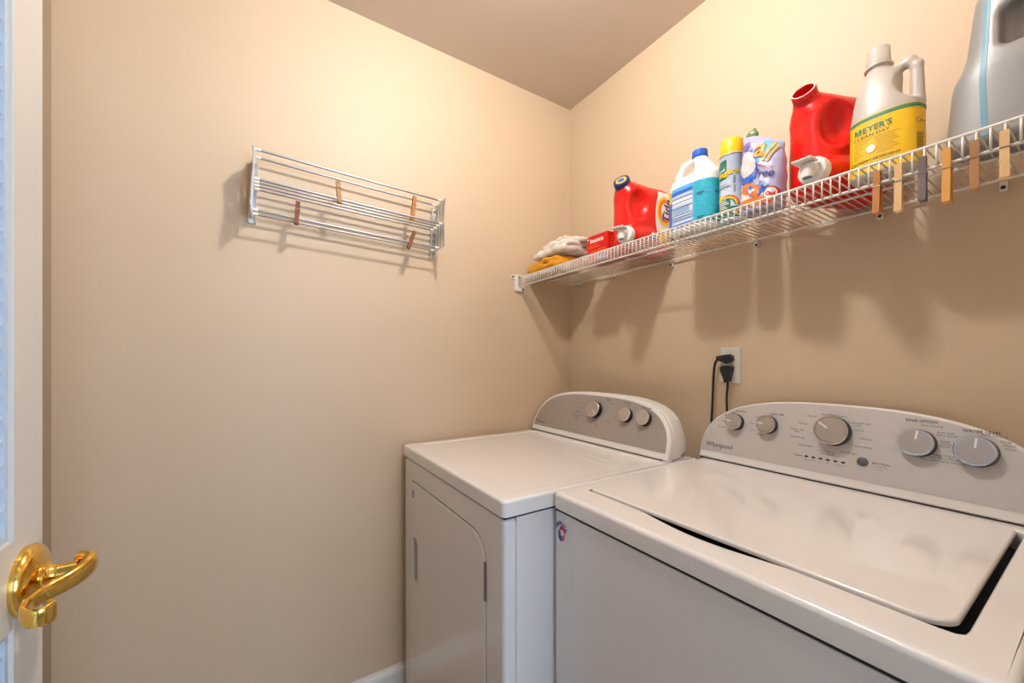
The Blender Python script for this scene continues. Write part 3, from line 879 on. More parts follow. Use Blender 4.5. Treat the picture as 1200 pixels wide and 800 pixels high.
# ================================================================== THINGS ON THE SHELF
# --- folded cloths
def cloth_fn(layers):
    def fn(P):
        d = None
        for c, h, r, ph in layers:
            wob = 0.006 * np.sin(P[..., 0] * 38 + ph) * np.cos(P[..., 1] * 31 + ph * 2) + 0.003 * np.sin(P[..., 1] * 83 + ph)
            Q = P.copy(); Q[..., 2] = Q[..., 2] - wob
            s = s_rbox(Q, c, h, r)
            d = s if d is None else smin(d, s, 0.004)
        return d
    return fn
yc_ = thing('folded_cloth', 'mustard yellow folded cloth under the cream towel at the corner end of shelf', 'cloth', (1.135, 1.375, ZS + 0.0125))
sdf_obj('fold', cloth_fn([((0, 0, 0.012), (0.10, 0.112, 0.0125), 0.011, 0.3), ((0.004, 0.004, 0.033), (0.097, 0.108, 0.0125), 0.011, 1.9)]), (-0.125, -0.135, -0.02), (0.125, 0.135, 0.065), 0.0035, 'cloth', yc_)
tw = thing('towel', 'cream crumpled towel lying on the yellow cloth at the corner end of shelf', 'towel', (1.135, 1.345, ZS + 0.069))
def towel_fn(P):
    c, s_ = math.cos(0.22), math.sin(0.22)
    def sl(cx, cy, cz, hx, hy, hz, r, tilt, ph):
        Q = P - np.array((cx, cy, cz)); Q = Q.copy()
        Q[..., 2] = Q[..., 2] - tilt * Q[..., 1] - 0.005 * np.sin(Q[..., 1] * 45 + ph) * np.cos(Q[..., 0] * 28 + ph) - 0.0025 * np.sin(Q[..., 1] * 110 + Q[..., 0] * 70 + ph)
        return s_rbox(Q, (0, 0, 0), (hx, hy, hz), r)
    d = sl(0, 0.006, 0.015, 0.090, 0.108, 0.0145, 0.013, -0.03, 0.4)
    d = smin(d, sl(0.004, -0.010, 0.036, 0.082, 0.098, 0.0125, 0.012, -0.06, 2.1), 0.004)
    d = smin(d, sl(0.000, -0.012, 0.054, 0.070, 0.080, 0.0125, 0.012, -0.10, 3.6), 0.005)
    d = smin(d, sl(0.030, -0.078, 0.062, 0.040, 0.056, 0.008, 0.007, 0.10, 5.0), 0.006)
    return d
sdf_obj('fold', towel_fn, (-0.115, -0.16, -0.015), (0.115, 0.14, 0.10), 0.003, 'towel', tw)

# --- dryer sheet carton
bx = thing('dryer_sheet_box', 'small red dryer sheet carton with white lettering, between the towel and capped red jug', 'box', (1.10, 1.104, ZS + 0.0005), R(-90))
box('carton', (-0.055, 0, 0), (0.055, 0.10, 0.104), 'redbox', bx, bev=0.001, seg=1)
p = Print()
p.text('white', 'bounce', -0.038, 0.076, 0.024, bold=0.035, sx=1.0)
p.disc('pale', -0.049, 0.092, 0.0035, lay=0)
p.disc('blue', -0.045, 0.030, 0.008, lay=0); p.disc('white', -0.045, 0.030, 0.003, lay=1)
for i, (u, v, l) in enumerate(((-0.046, 0.064, 0.05), (-0.046, 0.057, 0.06), (-0.046, 0.04, 0.045), (0.005, 0.044, 0.04), (0.003, 0.037, 0.045))):
    p.grid('orange', u, u + l, v, v + 0.002, 1, 1)
p.grid('skyblue', 0.005, 0.05, 0.004, 0.020, 1, 1)
p.build(bx, lambda uv, l: np.stack([uv[:, 0], np.full(len(uv), -l), uv[:, 1]], 1), 'front_print')
p = Print()
for i in range(9): p.grid('orange2', 0.018, 0.018 + 0.05 + 0.015 * ((i * 7) % 3), 0.088 - 0.008 * i, 0.0892 - 0.008 * i, 1, 1)
p.build(bx, lambda uv, l: np.stack([np.full(len(uv), 0.055 + l), uv[:, 0], uv[:, 1]], 1), 'side_print')

# --- red detergent dispensers (broad side to -Y, neck and tap to -X)
NA = np.array((-0.032, -0.002, 0.238)); NB = np.array((-0.061, -0.018, 0.2600))      # neck axis
def red_jug_fn(open_neck):
    def fn(P):
        X, Z = P[..., 0], P[..., 2]
        d = s_rbox(P, (0.055, 0, 0.125), (0.108, 0.060, 0.125), 0.048)
        d = smin(d, s_cone(P, (0.02, 0.004, 0.200), (-0.028, -0.001, 0.234), 0.044, 0.029), 0.03)
        d = smin(d, s_cone(P, (0.030, -0.018, 0.054), (-0.036, -0.044, 0.049), 0.056, 0.036), 0.006)
        for sy in (-1, 1):
            rc = s_ell(P, (-0.014, sy * 0.068, 0.166), (0.045, 0.035, 0.055))
            d = smax(d, -rc, 0.012)
        a, b = NA, NB
        if open_neck:
            d = smin(d, s_cyl(P, a - (b - a) * 0.4, b, 0.0262, 0.0255), 0.004)
            d = smin(d, s_cyl(P, a + (b - a) * 0.10, a + (b - a) * 0.35, 0.0290), 0.002)
            d = smax(d, -s_cyl(P, a - (b - a) * 0.3, b + (b - a) * 0.5, 0.0220), 0.002)
        else:
            d = smin(d, s_cyl(P, a - (b - a) * 0.4, a + (b - a) * 0.3, 0.0262), 0.004)
        return smax(d, -Z, 0.004)
    return fn

def tap(parent):
    t = revolve('tap', [(0, 0.012), (0.0290, 0.012), (0.0305, 0.008), (0.0305, -0.006), (0.027, -0.011), (0.015, -0.013), (0.0145, -0.032), (0.011, -0.036), (0, -0.036)], 'plast', parent, n=36, axis='x', sharp=40,
                loc=(-0.072, -0.058, 0.048), rot=(0, 0, R(22)))
    tube('nozzle', [(-0.026, 0, 0.004), (-0.029, 0, -0.014), (-0.030, 0, -0.022)], [0.0130, 0.0120, 0.0110], 'plast', t, n=18)
    v, f = revolve_geo([(0.0, -0.0226), (0.009, -0.0226), (0.009, -0.0223), (0, -0.0223)], 16, origin=(-0.030, 0, 0)); link_mesh('outlet', v, f, 'stripe', t)
    box('press_lever', (-0.052, -0.016, 0.0130), (-0.016, 0.024, 0.0180), 'plast', t, bev=0.0018, seg=2)

def red_jug(name, label, loc, rz, open_neck, sc=1.0):
    g = thing(name, label, 'detergent jug', loc, rz)
    fn = red_jug_fn(open_neck)
    sdf_obj('jug_body', fn, (-0.105, -0.105, -0.012), (0.175, 0.075, 0.295), 0.003, 'red', g)
    tap(g)
    d = Vector(NB - NA).normalized(); q = d.to_track_quat('Z', 'Y').to_matrix()
    if open_neck:
        V, Fc = revolve_geo([(0.0222, 0.0), (0.0240, 0.0), (0.0240, 0.0012), (0.0222, 0.0012)], 32)
        link_mesh('neck_rim', [q @ Vector(p) + Vector(NB) for p in V], Fc[:-2], 'white', g)
    else:
        o_ = Vector(NA + (NB - NA) * 0.15)
        def cap(nm, prof, m, par, hollow=False):
            V, Fc = revolve_geo(prof, 36); o = link_mesh(nm, [q @ Vector(p) + o_ for p in V], Fc[:-2] if hollow else Fc, m, par); fix_normals(o.data)
            o.data.polygons.foreach_set('use_smooth', [True] * len(o.data.polygons)); o.data.set_sharp_from_angle(angle=R(35)); return o
        c = cap('cap', [(0, 0), (0.029, 0), (0.029, 0.024), (0.0275, 0.027), (0, 0.027)], 'navy', g)
        cap('cap_ring', [(0.0125, 0.0272), (0.0195, 0.0272), (0.0195, 0.0278), (0.0125, 0.0278), (0.0125, 0.0272)], 'yellow', c, True)
        cap('cap_disc', [(0, 0.0272), (0.0105, 0.0272), (0.0105, 0.0276), (0, 0.0276)], 'blue', c)
    return g, fn

tide, tfn = red_jug('detergent_jug', 'red detergent dispenser jug with navy cap and orange bullseye label', (1.141, 0.976, ZS + 0.0005), R(-8), False)
p = Print()
def lab(a, b): return (a, b)
# label wrapping the rear half of the broad side: white field, yellow foot, bullseye with the name turned on end
def curved(u, v):
    k = (v - 0.135) / 0.10
    return (u + 0.020 * k * k * (1 - (u - 0.062) / 0.09), v)
p.grid('white', 0.062, 0.152, 0.030, 0.225, 16, 20, 0, curved)
p.grid('yellow', 0.064, 0.152, 0.030, 0.080, 14, 8, 1, curved)
p.disc('yellow', 0.104, 0.155, 0.036, 0.052, lay=2, n=40); p.disc('orange', 0.105, 0.155, 0.030, 0.043, lay=3, n=40); p.disc('white', 0.106, 0.155, 0.019, 0.028, lay=4)
p.text('white', 'Tide', 0.121, 0.112, 0.048, rot=80, bold=0.05, lay=5)
p.text('navy', 'Tide', 0.121, 0.112, 0.048, rot=80, bold=0.02, lay=6)
p.build(tide, proj_front(tfn, 0.12), 'label', 0.0006)
p = Print()
p.disc('white', 0.040, 0.054, 0.010, 0.016); p.disc('skyblue', 0.040, 0.048, 0.0085, 0.011, lay=1); p.disc('navy', 0.040, 0.048, 0.004, 0.006, lay=2)
p.build(tide, proj_front(tfn, 0.12), 'sticker', 0.0006)

red2, rfn = red_jug('detergent_jug', 'red detergent dispenser jug with open uncapped spout, beside the yellow labelled bottle', (1.160, 0.407, ZS + 0.0005), R(-25), True)
p = Print()
p.grid('yellow', 0.062, 0.152, 0.100, 0.225, 14, 16, 0, curved)
p.disc('orange2', 0.036, 0.046, 0.008, 0.012, lay=0); p.disc('white', 0.036, 0.043, 0.005, 0.007, lay=1)
p.build(red2, proj_front(rfn, 0.12), 'label', 0.0006)

# --- bleach jug
clx = thing('cleaner_jug', 'white plastic jug with blue cap and blue striped label', 'jug', (1.128, 0.7105, ZS + 0.0005), R(-90))
cprof = [(0.0, 0, 0.071, 0.047), (0.010, 0, 0.076, 0.051), (0.145, 0, 0.076, 0.051), (0.153, 0, 0.0755, 0.0505), (0.166, 0.001, 0.071, 0.047), (0.178, 0.002, 0.063, 0.042)]
def clx_fn(P):
    d = s_body(P, cprof, 3.0)
    d = smin(d, s_cone(P, (0.034, 0, 0.165), (0.012, 0, 0.226), 0.037, 0.0185), 0.012)
    hole = s_ell(P, (-0.023, 0, 0.195), (0.026, 0.20, 0.024))
    hole = smin(hole, s_cone(P, (-0.012, -0.09, 0.205), (-0.012, 0.09, 0.205), 0.014, 0.014), 0.008)
    d = smax(d, -hole, 0.010)
    h = s_cone(P, (-0.060, 0, 0.165), (-0.057, 0, 0.196), 0.0125, 0.0110)
    h = smin(h, s_cone(P, (-0.057, 0, 0.196), (-0.038, 0, 0.223), 0.0110, 0.0105), 0.006)
    h = smin(h, s_cone(P, (-0.038, 0, 0.223), (0.006, 0, 0.230), 0.0105, 0.0120), 0.006)
    d = smin(d, h, 0.006)
    return smin(d, s_cyl(P, (0.012, 0, 0.220), (0.012, 0, 0.236), 0.0175), 0.004)
sdf_obj('jug_body', clx_fn, (-0.095, -0.07, -0.012), (0.095, 0.07, 0.26), 0.0027, 'jugwhite', clx)
cp = revolve('cap', [(0, 0.230), (0.0215, 0.230), (0.0225, 0.233), (0.0215, 0.250), (0.019, 0.2525), (0, 0.2525)], 'capblue', clx, n=40, origin=(0.012, 0, 0))
p = Print()
zb, ztp = 0.018, 0.142
A0, A1, A2, A3 = -86, -50, 26, 110
p.grid('purple', A0, A0 + 12, zb, ztp, 4, 10)
p.grid('blue', A0 + 12, A1, zb, 0.104, 12, 8); p.grid('yellow', A0 + 12, A1, 0.104, 0.138, 12, 4)
p.grid('skyblue', A1, A2, zb, ztp, 26, 10); p.grid('teal', A2, A3, zb, ztp, 26, 10)
p.grid('pale', A1 + 3, A2 - 3, 0.030, 0.122, 24, 6, 1)
p.grid('white', A1 + 5, A2 - 5, 0.050, 0.076, 24, 3, 2); p.grid('white', A1 + 5, A2 - 5, 0.088, 0.106, 24, 3, 2)
for v, h in ((0.120, 0.010), (0.108, 0.0022), (0.094, 0.0022), (0.079, 0.0022), (0.0560, 0.0024), (0.0490, 0.0024), (0.0410, 0.0024), (0.0240, 0.006)):
    p.grid('blue', A1 + 4, A2 - 4, v, v + h, 24, 1, 3)
for k in range(9):
    p.grid('skyblue', A1 + 7, A2 - 8 - (k * 5) % 9, 0.0605 + 0.002 * k, 0.0613 + 0.002 * k, 20, 1, 3)
p.grid('skyblue', A2, A3, 0.102, 0.105, 26, 1, 1)
for k, (a, v) in enumerate(((34, 0.104), (34, 0.034), (60, 0.032), (70, 0.104))):
    p.grid('navy', a, a + 16, v, v + 0.0022, 6, 1, 2); p.grid('navy', a, a + 12, v - 0.005, v - 0.003, 6, 1, 2)
p.build(clx, proj_cyl(clx_fn, 0.075, 0.05), 'label', 0.0006)

# --- spray starch can
can = thing('spray_can', 'pale blue spray can with yellow cap and rainbow print', 'spray can', (1.122, 0.5985, ZS + 0.0005), R(-90 - 4))
revolve('can_body', [(0, 0), (0.030, 0), (0.0325, 0.003), (0.0325, 0.006), (0.0315, 0.008), (0.0315, 0.182), (0.0328, 0.184), (0.0328, 0.187), (0.0305, 0.189), (0.029, 0.191), (0, 0.191)], 'canbody', can, n=56)
revolve('rim', [(0.0318, 0.1835), (0.0332, 0.184), (0.0332, 0.1868), (0.0318, 0.1873)], 'steel', can, n=56)
revolve('cap', [(0, 0.187), (0.0298, 0.187), (0.0302, 0.190), (0.0298, 0.226), (0.0275, 0.232), (0.022, 0.235), (0, 0.2352)], 'capyellow', can, n=48, sharp=60)
p = Print(); u = 1 / 0.0315 * 57.3
def cyl_map(r):
    def f(uv, lift):
        a = np.radians(uv[:, 0] * u)
        return np.stack([np.sin(a) * (r + lift), -np.cos(a) * (r + lift), uv[:, 1]], 1)
    return f
p.grid('green', -0.022, 0.004, 0.118, 0.172, 14, 2, 0); p.grid('pale', -0.024, -0.001, 0.143, 0.160, 12, 2, 1); p.disc('green', -0.015, 0.156, 0.016, 0.010, lay=2)
p.grid('green', -0.05, 0.014, 0.010, 0.062, 34, 4, 0); p.grid('green', 0.014, 0.036, 0.010, 0.040, 10, 3, 0)
for k, ink in enumerate(('red', 'orange2', 'yellow', 'mgreen')):
    r0 = 0.030 - 0.003 * k
    V = []; Fc = []
    for i in range(15):
        a = R(100 - 100 * i / 14)
        for rr in (r0, r0 - 0.0032): V.append((0.005 + rr * 1.05 * math.cos(a), 0.044 + rr * 0.95 * math.sin(a)))
    for i in range(14): Fc.append((2 * i, 2 * i + 1, 2 * i + 3, 2 * i + 2))
    p.add(ink, V, Fc, 2)
p.text('green', 'Niagara', -0.034, 0.123, 0.022, rot=7, bold=0.06, lay=3); p.text('yellow', 'Niagara', -0.034, 0.1235, 0.022, rot=7, bold=0.025, lay=4)
p.text('ink', 'ORIGINAL', -0.024, 0.092, 0.0085, rot=4, lay=3, bold=0.01)
p.grid('inkgrey', -0.02, 0.006, 0.104, 0.105, 10, 1, 1)
p.grid('yellow', -0.022, -0.002, 0.065, 0.075, 8, 2, 4); p.grid('yellow', -0.026, -0.010, 0.060, 0.070, 8, 2, 4)
for k, v in enumerate((0.057, 0.052, 0.047, 0.041, 0.036, 0.030, 0.024)):
    p.grid('white', -0.024, 0.002 + 0.004 * (k % 3), v, v + 0.0024, 10, 1, 3)
p.text('ink', 'LIGHT', 0.0255, 0.078, 0.0075, rot=86, bold=0.01, lay=3); p.text('ink', 'BODY', 0.0250, 0.103, 0.0075, rot=86, bold=0.02, lay=3)
p.disc('orange2', 0.0275, 0.022, 0.004, 0.005, lay=3)
p.build(can, cyl_map(0.0315), 'label', 0.00025)

# --- laundry pouch
pouch = thing('detergent_pouch', 'lilac plastic detergent pouch with orange and blue print, beside the spray can', 'pouch', (1.104, 0.508, ZS + 0.0005), R(-90 - 6))
def pouch_fn(P):
    x, z = P[..., 0], P[..., 2]
    top = 0.196 - 0.66 * x
    tz = np.clip(z / np.maximum(top, 0.05), 0, 1)
    ry = 0.034 * np.sqrt(np.clip(1 - tz ** 2.2, 0.004, 1)) + 0.0025
    hw = 0.049 + 0.003 * np.sin(tz * 3)
    d = ((np.abs(x / hw) ** 3.2 + np.abs(P[..., 1] / ry) ** 2.2) ** (1 / 2.6) - 1) * np.minimum(ry, 0.03)
    d = d + 0.0012 * np.sin(x * 140 + z * 60) * np.sin(z * 95)
    return smax(smax(d, -z, 0.006), (z - top) * 0.8, 0.004)
sdf_obj('pouch_body', pouch_fn, (-0.08, -0.055, -0.01), (0.08, 0.055, 0.25), 0.0026, 'lilac', pouch)
p = Print()
tl = -32
def rot2(cx, cy, a, b):
    c, s = math.cos(R(tl)), math.sin(R(tl)); return (cx + a * c - b * s, cy + a * s + b * c)
def quad(ink, cx, cy, a0, a1, b0, b1, lay): p.grid(ink, a0, a1, b0, b1, 8, 8, lay, lambda a, b: rot2(cx, cy, a, b))
p.grid('pouchbase', -0.048, -0.014, 0.030, 0.075, 8, 8, 0, lambda a, b: (a, b - 0.5 * (a + 0.05)))
def blob(ink, cx, cy, rx, ry, lay, rough, n=36, rot=20):
    V = [(cx, cy)]; Fc = []
    for i in range(n):
        a = 2 * math.pi * i / n; e = 0.62
        c_, s_ = math.cos(a), math.sin(a)
        r_ = 1 + random.uniform(-rough, rough)
        x_ = rx * r_ * math.copysign(abs(c_) ** e, c_); y_ = ry * r_ * math.copysign(abs(s_) ** e, s_)
        q_ = R(rot); V.append((cx + x_ * math.cos(q_) - y_ * math.sin(q_), cy + x_ * math.sin(q_) + y_ * math.cos(q_)))
    for k_ in (0.66, 0.33):
        for i in range(n): V.append((cx + (V[1 + i][0] - cx) * k_, cy + (V[1 + i][1] - cy) * k_))
    for k_ in range(2):
        for i in range(n): Fc.append((1 + k_ * n + i, 1 + k_ * n + (i + 1) % n, 1 + (k_ + 1) * n + (i + 1) % n, 1 + (k_ + 1) * n + i))
    for i in range(n): Fc.append((0, 1 + 2 * n + i, 1 + 2 * n + (i + 1) % n))
    p.add(ink, V, Fc, lay)
blob('blue', -0.022, 0.112, 0.026, 0.038, 1, 0.12); blob('pinkish', -0.026, 0.128, 0.021, 0.033, 2, 0.08); blob('purple', -0.032, 0.180, 0.011, 0.010, 2, 0.25)
for i in range(34):
    a = random.uniform(0, 6.28)
    p.disc('purple' if i % 2 else 'blue', -0.024 + 0.026 * math.cos(a), 0.122 + 0.043 * math.sin(a), random.uniform(0.001, 0.003), random.uniform(0.0015, 0.004), lay=3, n=8)
quad('skyblue', 0.018, 0.150, -0.018, 0.022, -0.026, 0.022, 1)
p.disc('skyblue', 0.010, 0.148, 0.018, 0.028, lay=1, rot=tl)
p.text('navy', 'a', -0.010, 0.141, 0.066, rot=-14, bold=0.05, lay=3); p.text('orange2', 'a', -0.010, 0.142, 0.066, rot=-14, bold=0.02, lay=4)
quad('orange2', 0.0285, 0.143, -0.0045, 0.003, -0.026, 0.022, 4); quad('orange2', 0.0375, 0.136, -0.0035, 0.0025, -0.024, 0.018, 4)
p.text('red', 'stainlifters', 0.006, 0.112, 0.009, rot=-30, bold=0.03, lay=3)
p.text('navy', 'free', -0.003, 0.083, 0.029, rot=-14, bold=0.012, lay=3)
quad('orange', -0.015, 0.062, -0.020, 0.034, -0.016, 0.010, 1)
for i in range(30):
    t = random.random(); a = -0.022 + 0.062 * t
    p.disc('blue' if i % 3 else 'pale', a, 0.068 - 0.55 * (a + 0.02) + random.uniform(-0.014, 0.014), random.uniform(0.0015, 0.0055), lay=3, n=12)
p.disc('red', 0.036, 0.032, 0.015, 0.016, lay=2); p.disc('white', 0.036, 0.032, 0.012, 0.013, lay=4); p.text('red', 'Oxi', 0.026, 0.028, 0.012, rot=-12, bold=0.05, lay=5)
p.grid('orange', -0.038, 0.040, 0.010, 0.032, 10, 4, 1, lambda a, b: (a, b - 0.10 * a))
p.disc('navy', -0.02, 0.015, 0.009, 0.004, lay=3, rot=30); p.disc('white', -0.005, 0.016, 0.006, 0.007, lay=3); p.disc('red', 0.026, 0.012, 0.010, 0.006, lay=3)
p.build(pouch, proj_front(pouch_fn, 0.09), 'print', 0.0005)
def tuft(P):
    d = s_ell(P, (-0.031, 0, 0.214), (0.018, 0.009, 0.013))
    return smin(d, s_cone(P, (-0.030, 0, 0.218), (-0.022, 0, 0.229), 0.007, 0.0025), 0.008)
sdf_obj('torn_corner', tuft, (-0.07, -0.02, 0.185), (-0.005, 0.02, 0.25), 0.0022, mat('green_film', (0.16, 0.26, 0.13), 0.35, var=0.3, vscale=60), pouch)

# --- laundry bottle with yellow label
mey = thing('detergent_bottle', 'translucent detergent bottle with handle, yellow label and green lettering', 'bottle', (1.128, 0.2755, ZS + 0.0005), R(-90))
mey.scale = (1.02, 1.02, 1.02)
mprof = [(0.0, 0, 0.052, 0.038), (0.010, 0, 0.057, 0.043), (0.130, 0, 0.0565, 0.043), (0.140, 0, 0.055, 0.042), (0.165, -0.001, 0.051, 0.039), (0.19, -0.004, 0.043, 0.034),
         (0.212, -0.008, 0.032, 0.028), (0.230, -0.012, 0.021, 0.021), (0.236, -0.012, 0.019, 0.019)]
def mey_fn(P):
    d = s_body(P, mprof, 2.5)
    rc = s_ell(P, (0.052, 0, 0.183), (0.034, 0.10, 0.040))
    d = smax(d, -rc, 0.008)
    h = s_cone(P, (0.047, 0, 0.136), (0.046, 0, 0.212), 0.0115, 0.0095)
    h = smin(h, s_cone(P, (0.046, 0, 0.212), (0.036, 0, 0.226), 0.0095, 0.0095), 0.004)
    h = smin(h, s_cone(P, (0.036, 0, 0.226), (-0.002, 0, 0.218), 0.0095, 0.012), 0.006)
    d = smin(d, h, 0.006)
    d = smin(d, s_cyl(P, (-0.012, 0, 0.228), (-0.012, 0, 0.246), 0.0185), 0.004)
    return smin(d, s_cyl(P, (-0.012, 0, 0.238), (-0.012, 0, 0.244), 0.0235), 0.002)
sdf_obj('bottle_body', mey_fn, (-0.075, -0.06, -0.012), (0.075, 0.06, 0.262), 0.0026, 'jugclear', mey)
revolve('cap', [(0, 0.2445), (0.0205, 0.2445), (0.0205, 0.248), (0.0195, 0.250), (0.0185, 0.2795), (0.0165, 0.281), (0.015, 0.279), (0.014, 0.252), (0, 0.252)], 'capclear', mey, n=40, origin=(-0.012, 0, 0))
p = Print()
k = 57.3 / 0.050   # degrees per metre on the front
p.grid('ylabel', -100, 100, 0.012, 0.128, 56, 10, 0); p.grid('mgreen', -100, 100, 0.1195, 0.126, 56, 1, 1)
for i in range(44): p.disc('pale', -64 + 3.2 * i, 0.1228, 0.5, 0.0007, lay=2, n=6)
def mt(ink, s, u_, v, size, **q):
    V, Fc = text_geo(s, size, **q); p.add(ink, [((u_ + a) * k, v + b) for a, b in V], Fc, 2)
mt('mgreen', "EYER'S", -0.0292, 0.0955, 0.0170, bold=0.014, sx=1.04)
def mstroke(x0, x1, x2, x3):
    # slanted bar from (x0..x1) at the foot to (x2..x3) at the top
    p.grid('mgreen', 0, 1, 0, 1, 2, 5, 2, lambda a, b: ((-0.0430 + (x0 + (x1 - x0) * a) * (1 - b) + (x2 + (x3 - x2) * a) * b) * k, 0.0955 + 0.0122 * b))
mstroke(0.0, 0.0022, 0.0, 0.0022); mstroke(0.0098, 0.0120, 0.0098, 0.0120); mstroke(0.0050, 0.0070, 0.0012, 0.0034); mstroke(0.0050, 0.0070, 0.0086, 0.0108); mt('ink', 'CLEAN DAY', -0.046, 0.0850, 0.0085, bold=0.004, sx=1.38)
mt('mgreen', 'MRS.', -0.058, 0.095, 0.005)
for i in range(8):
    for u0, u1 in ((-0.044, -0.012), (-0.008, 0.032)):
        if i > 1 and u0 < -0.02: u1 = -0.027
        if i > 1 and u0 > -0.02: u0 = -0.004
        p.grid('ink', u0 * k, (u1 - 0.004 * ((i * 5) % 3)) * k, 0.0795 - 0.0048 * i, 0.0803 - 0.0048 * i, 12, 1, 2)
p.disc('orange2', -0.0145 * k, 0.059, 0.0092 * k, 0.0092, lay=2, n=36); p.disc('white', -0.0145 * k, 0.059, 0.0080 * k, 0.0080, lay=3, n=36)
mt('ink', 'LAUNDRY DETERGENT', -0.050, 0.0345, 0.0072, bold=0.01, sx=1.1)
p.grid('mgreen', -0.036 * k, -0.008 * k, 0.0245, 0.0295, 10, 1, 2); p.grid('mgreen', -0.005 * k, 0.033 * k, 0.0245, 0.0295, 10, 1, 2)
V, Fc = text_geo('CONCENTRATED', 0.0036, bold=0.02); p.add('white', [((a - 0.034) * k, b + 0.0258) for a, b in V], Fc, 3)
V, Fc = text_geo('HONEYSUCKLE', 0.0040, bold=0.02); p.add('white', [((a - 0.002) * k, b + 0.0256) for a, b in V], Fc, 3)
for i in range(10): p.grid('ink', 62, 80 - (i * 3) % 5, 0.066 - 0.0035 * i, 0.0672 - 0.0035 * i, 4, 1, 2)
p.disc('ink', 66, 0.092, 5, 0.005, lay=2, r0=0.85); p.grid('ink', 72, 84, 0.091, 0.0925, 3, 1, 2)
p.build(mey, proj_cyl(mey_fn, 0.057, 0.043), 'label', 0.0005)

# --- silver jug at the near end of the shelf
sj = thing('plastic_jug', 'large silver grey jug with blue stripe at the near end of shelf', 'jug', (1.135, 0.106, ZS + 0.0005), R(-90))
sprof = [(0.0, 0, 0.078, 0.053), (0.012, 0, 0.083, 0.057), (0.120, 0.001, 0.0755, 0.054), (0.135, 0.002, 0.0735, 0.053), (0.155, 0.004, 0.066, 0.050), (0.175, 0.006, 0.062, 0.047), (0.215, 0.006, 0.058, 0.044),
         (0.270, 0.006, 0.052, 0.040), (0.290, 0.004, 0.044, 0.034), (0.305, 0.0, 0.030, 0.028), (0.312, 0.0, 0.025, 0.025)]
def sj_fn(P):
    d = s_body(P, sprof, 2.6)
    hole = s_rbox(P, (0.022, -0.045, 0.200), (0.034, 0.036, 0.036), 0.014)
    d = smax(d, -hole, 0.010)
    h = s_cone(P, (0.060, 0, 0.180), (0.060, 0, 0.250), 0.013, 0.012)
    d = smin(d, h, 0.008)
    return smin(d, s_cyl(P, (0.0, 0, 0.305), (0.0, 0, 0.322), 0.021), 0.004)
sdf_obj('jug_body', sj_fn, (-0.105, -0.075, -0.012), (0.105, 0.075, 0.335), 0.0028, 'jugsilver', sj)
revolve('cap', [(0, 0.312), (0.028, 0.312), (0.0285, 0.316), (0.026, 0.350), (0.024, 0.352), (0, 0.352)], mat('teal_cap_plastic', (0.02, 0.28, 0.36), 0.35), sj, n=40, origin=(0.0, 0, 0))
p = Print()
def srp(a, b):
    return (a + 0.012 * (b - 0.02) / 0.2 * 0 + np.interp(b, [0.0, 0.11, 0.14, 0.26], [-0.027, -0.031, -0.030, -0.027]), b)
p.grid('stripe', -0.0040, 0.0040, 0.012, 0.262, 2, 56, 0, srp)
p.build(sj, proj_front(sj_fn, 0.12), 'level_stripe', 0.0005)

# ================================================================== CLOTHESPINS
def clothespin(label, group, loc, rot, wood, L=0.076, w=0.0098):
    """local: Z up along the pin, jaws at the top; the two halves lie side by side in X"""
    t = thing('clothespin', label, 'clothespin', loc, 0, group, rot)
    zc = L * 0.62     # spring height; jaws above, handles spread below
    for s in (-1, 1):
        prof = [(0.0009, L), (0.0052, L - 0.001), (0.0056, zc), (0.0092, 0.0), (0.0052, 0.0), (0.0010, zc - 0.006), (0.0010, zc + 0.006), (0.0020, L * 0.80), (0.0020, L * 0.86), (0.0009, L * 0.90)]
        V = [(s * a, b, z) for b in (-w / 2, w / 2) for a, z in prof]; n = len(prof)
        Fc = [(j, (j + 1) % n, n + (j + 1) % n, n + j) for j in range(n)] + [tuple(range(n)), tuple(range(2 * n - 1, n - 1, -1))]
        o = link_mesh('prong', V, Fc, wood, t)
        bm = bmesh.new(); bm.from_mesh(o.data); bmesh.ops.recalc_face_normals(bm, faces=bm.faces)
        bmesh.ops.triangulate(bm, faces=[f for f in bm.faces if len(f.verts) > 4]); bm.to_mesh(o.data); bm.free()
    g = [tube_geo([(0.0, -w / 2 - 0.0012, zc - 0.003), (0.0, w / 2 + 0.0012, zc - 0.003)], 0.0027, 8)]
    for s in (-1, 1):
        g.append(tube_geo([(0, s * (w / 2 + 0.0009), zc - 0.005), (s * 0.0062, s * (w / 2 + 0.0009), zc + 0.001), (s * 0.0064, -s * (w / 2), zc + 0.0014)], 0.0008, 6))
    v, f = merge(*g); link_mesh('spring', v, f, 'steel', t, smooth=True, sharp=60)
    return t
gs = 'clothespins clipped on the wire shelf lip'
zlip = zt - 0.040
for yy, top, bot, wd, lb in ((0.2592, 1.6157, 1.5362, 'w_honey', 'reddish orange wooden clothespin on shelf lip, leftmost of the row'),
                             (0.2290, 1.6178, 1.5299, 'w_pale', 'palest cream wooden clothespin on shelf lip, below the yellow labelled bottle'),
                             (0.1974, 1.6169, 1.5383, 'w_grey', 'dark grey weathered clothespin on shelf lip'),
                             (0.1670, 1.6186, 1.5264, 'w_yel', 'bright yellow wooden clothespin on shelf lip, right of the dark grey one'),
                             (0.1359, 1.6174, 1.5373, 'w_brown', 'brown wooden clothespin on shelf lip, second from the right end'),
                             (0.1045, 1.6191, 1.5436, 'w_pale', 'tan wooden clothespin on shelf lip, rightmost of the row')):
    clothespin(lb, gs, (XF - 0.0012, yy, bot), (0, 0, R(random.uniform(-6, 6))), wd, L=top - bot + 0.002, w=0.0105)

# ================================================================== DRYING RACK
rack = thing('drying_rack', 'folded silver accordion drying rack with thin rods on the left wall', 'drying rack', (0.0, YL, 1.79), 0, None, (0, R(2.4), 0))
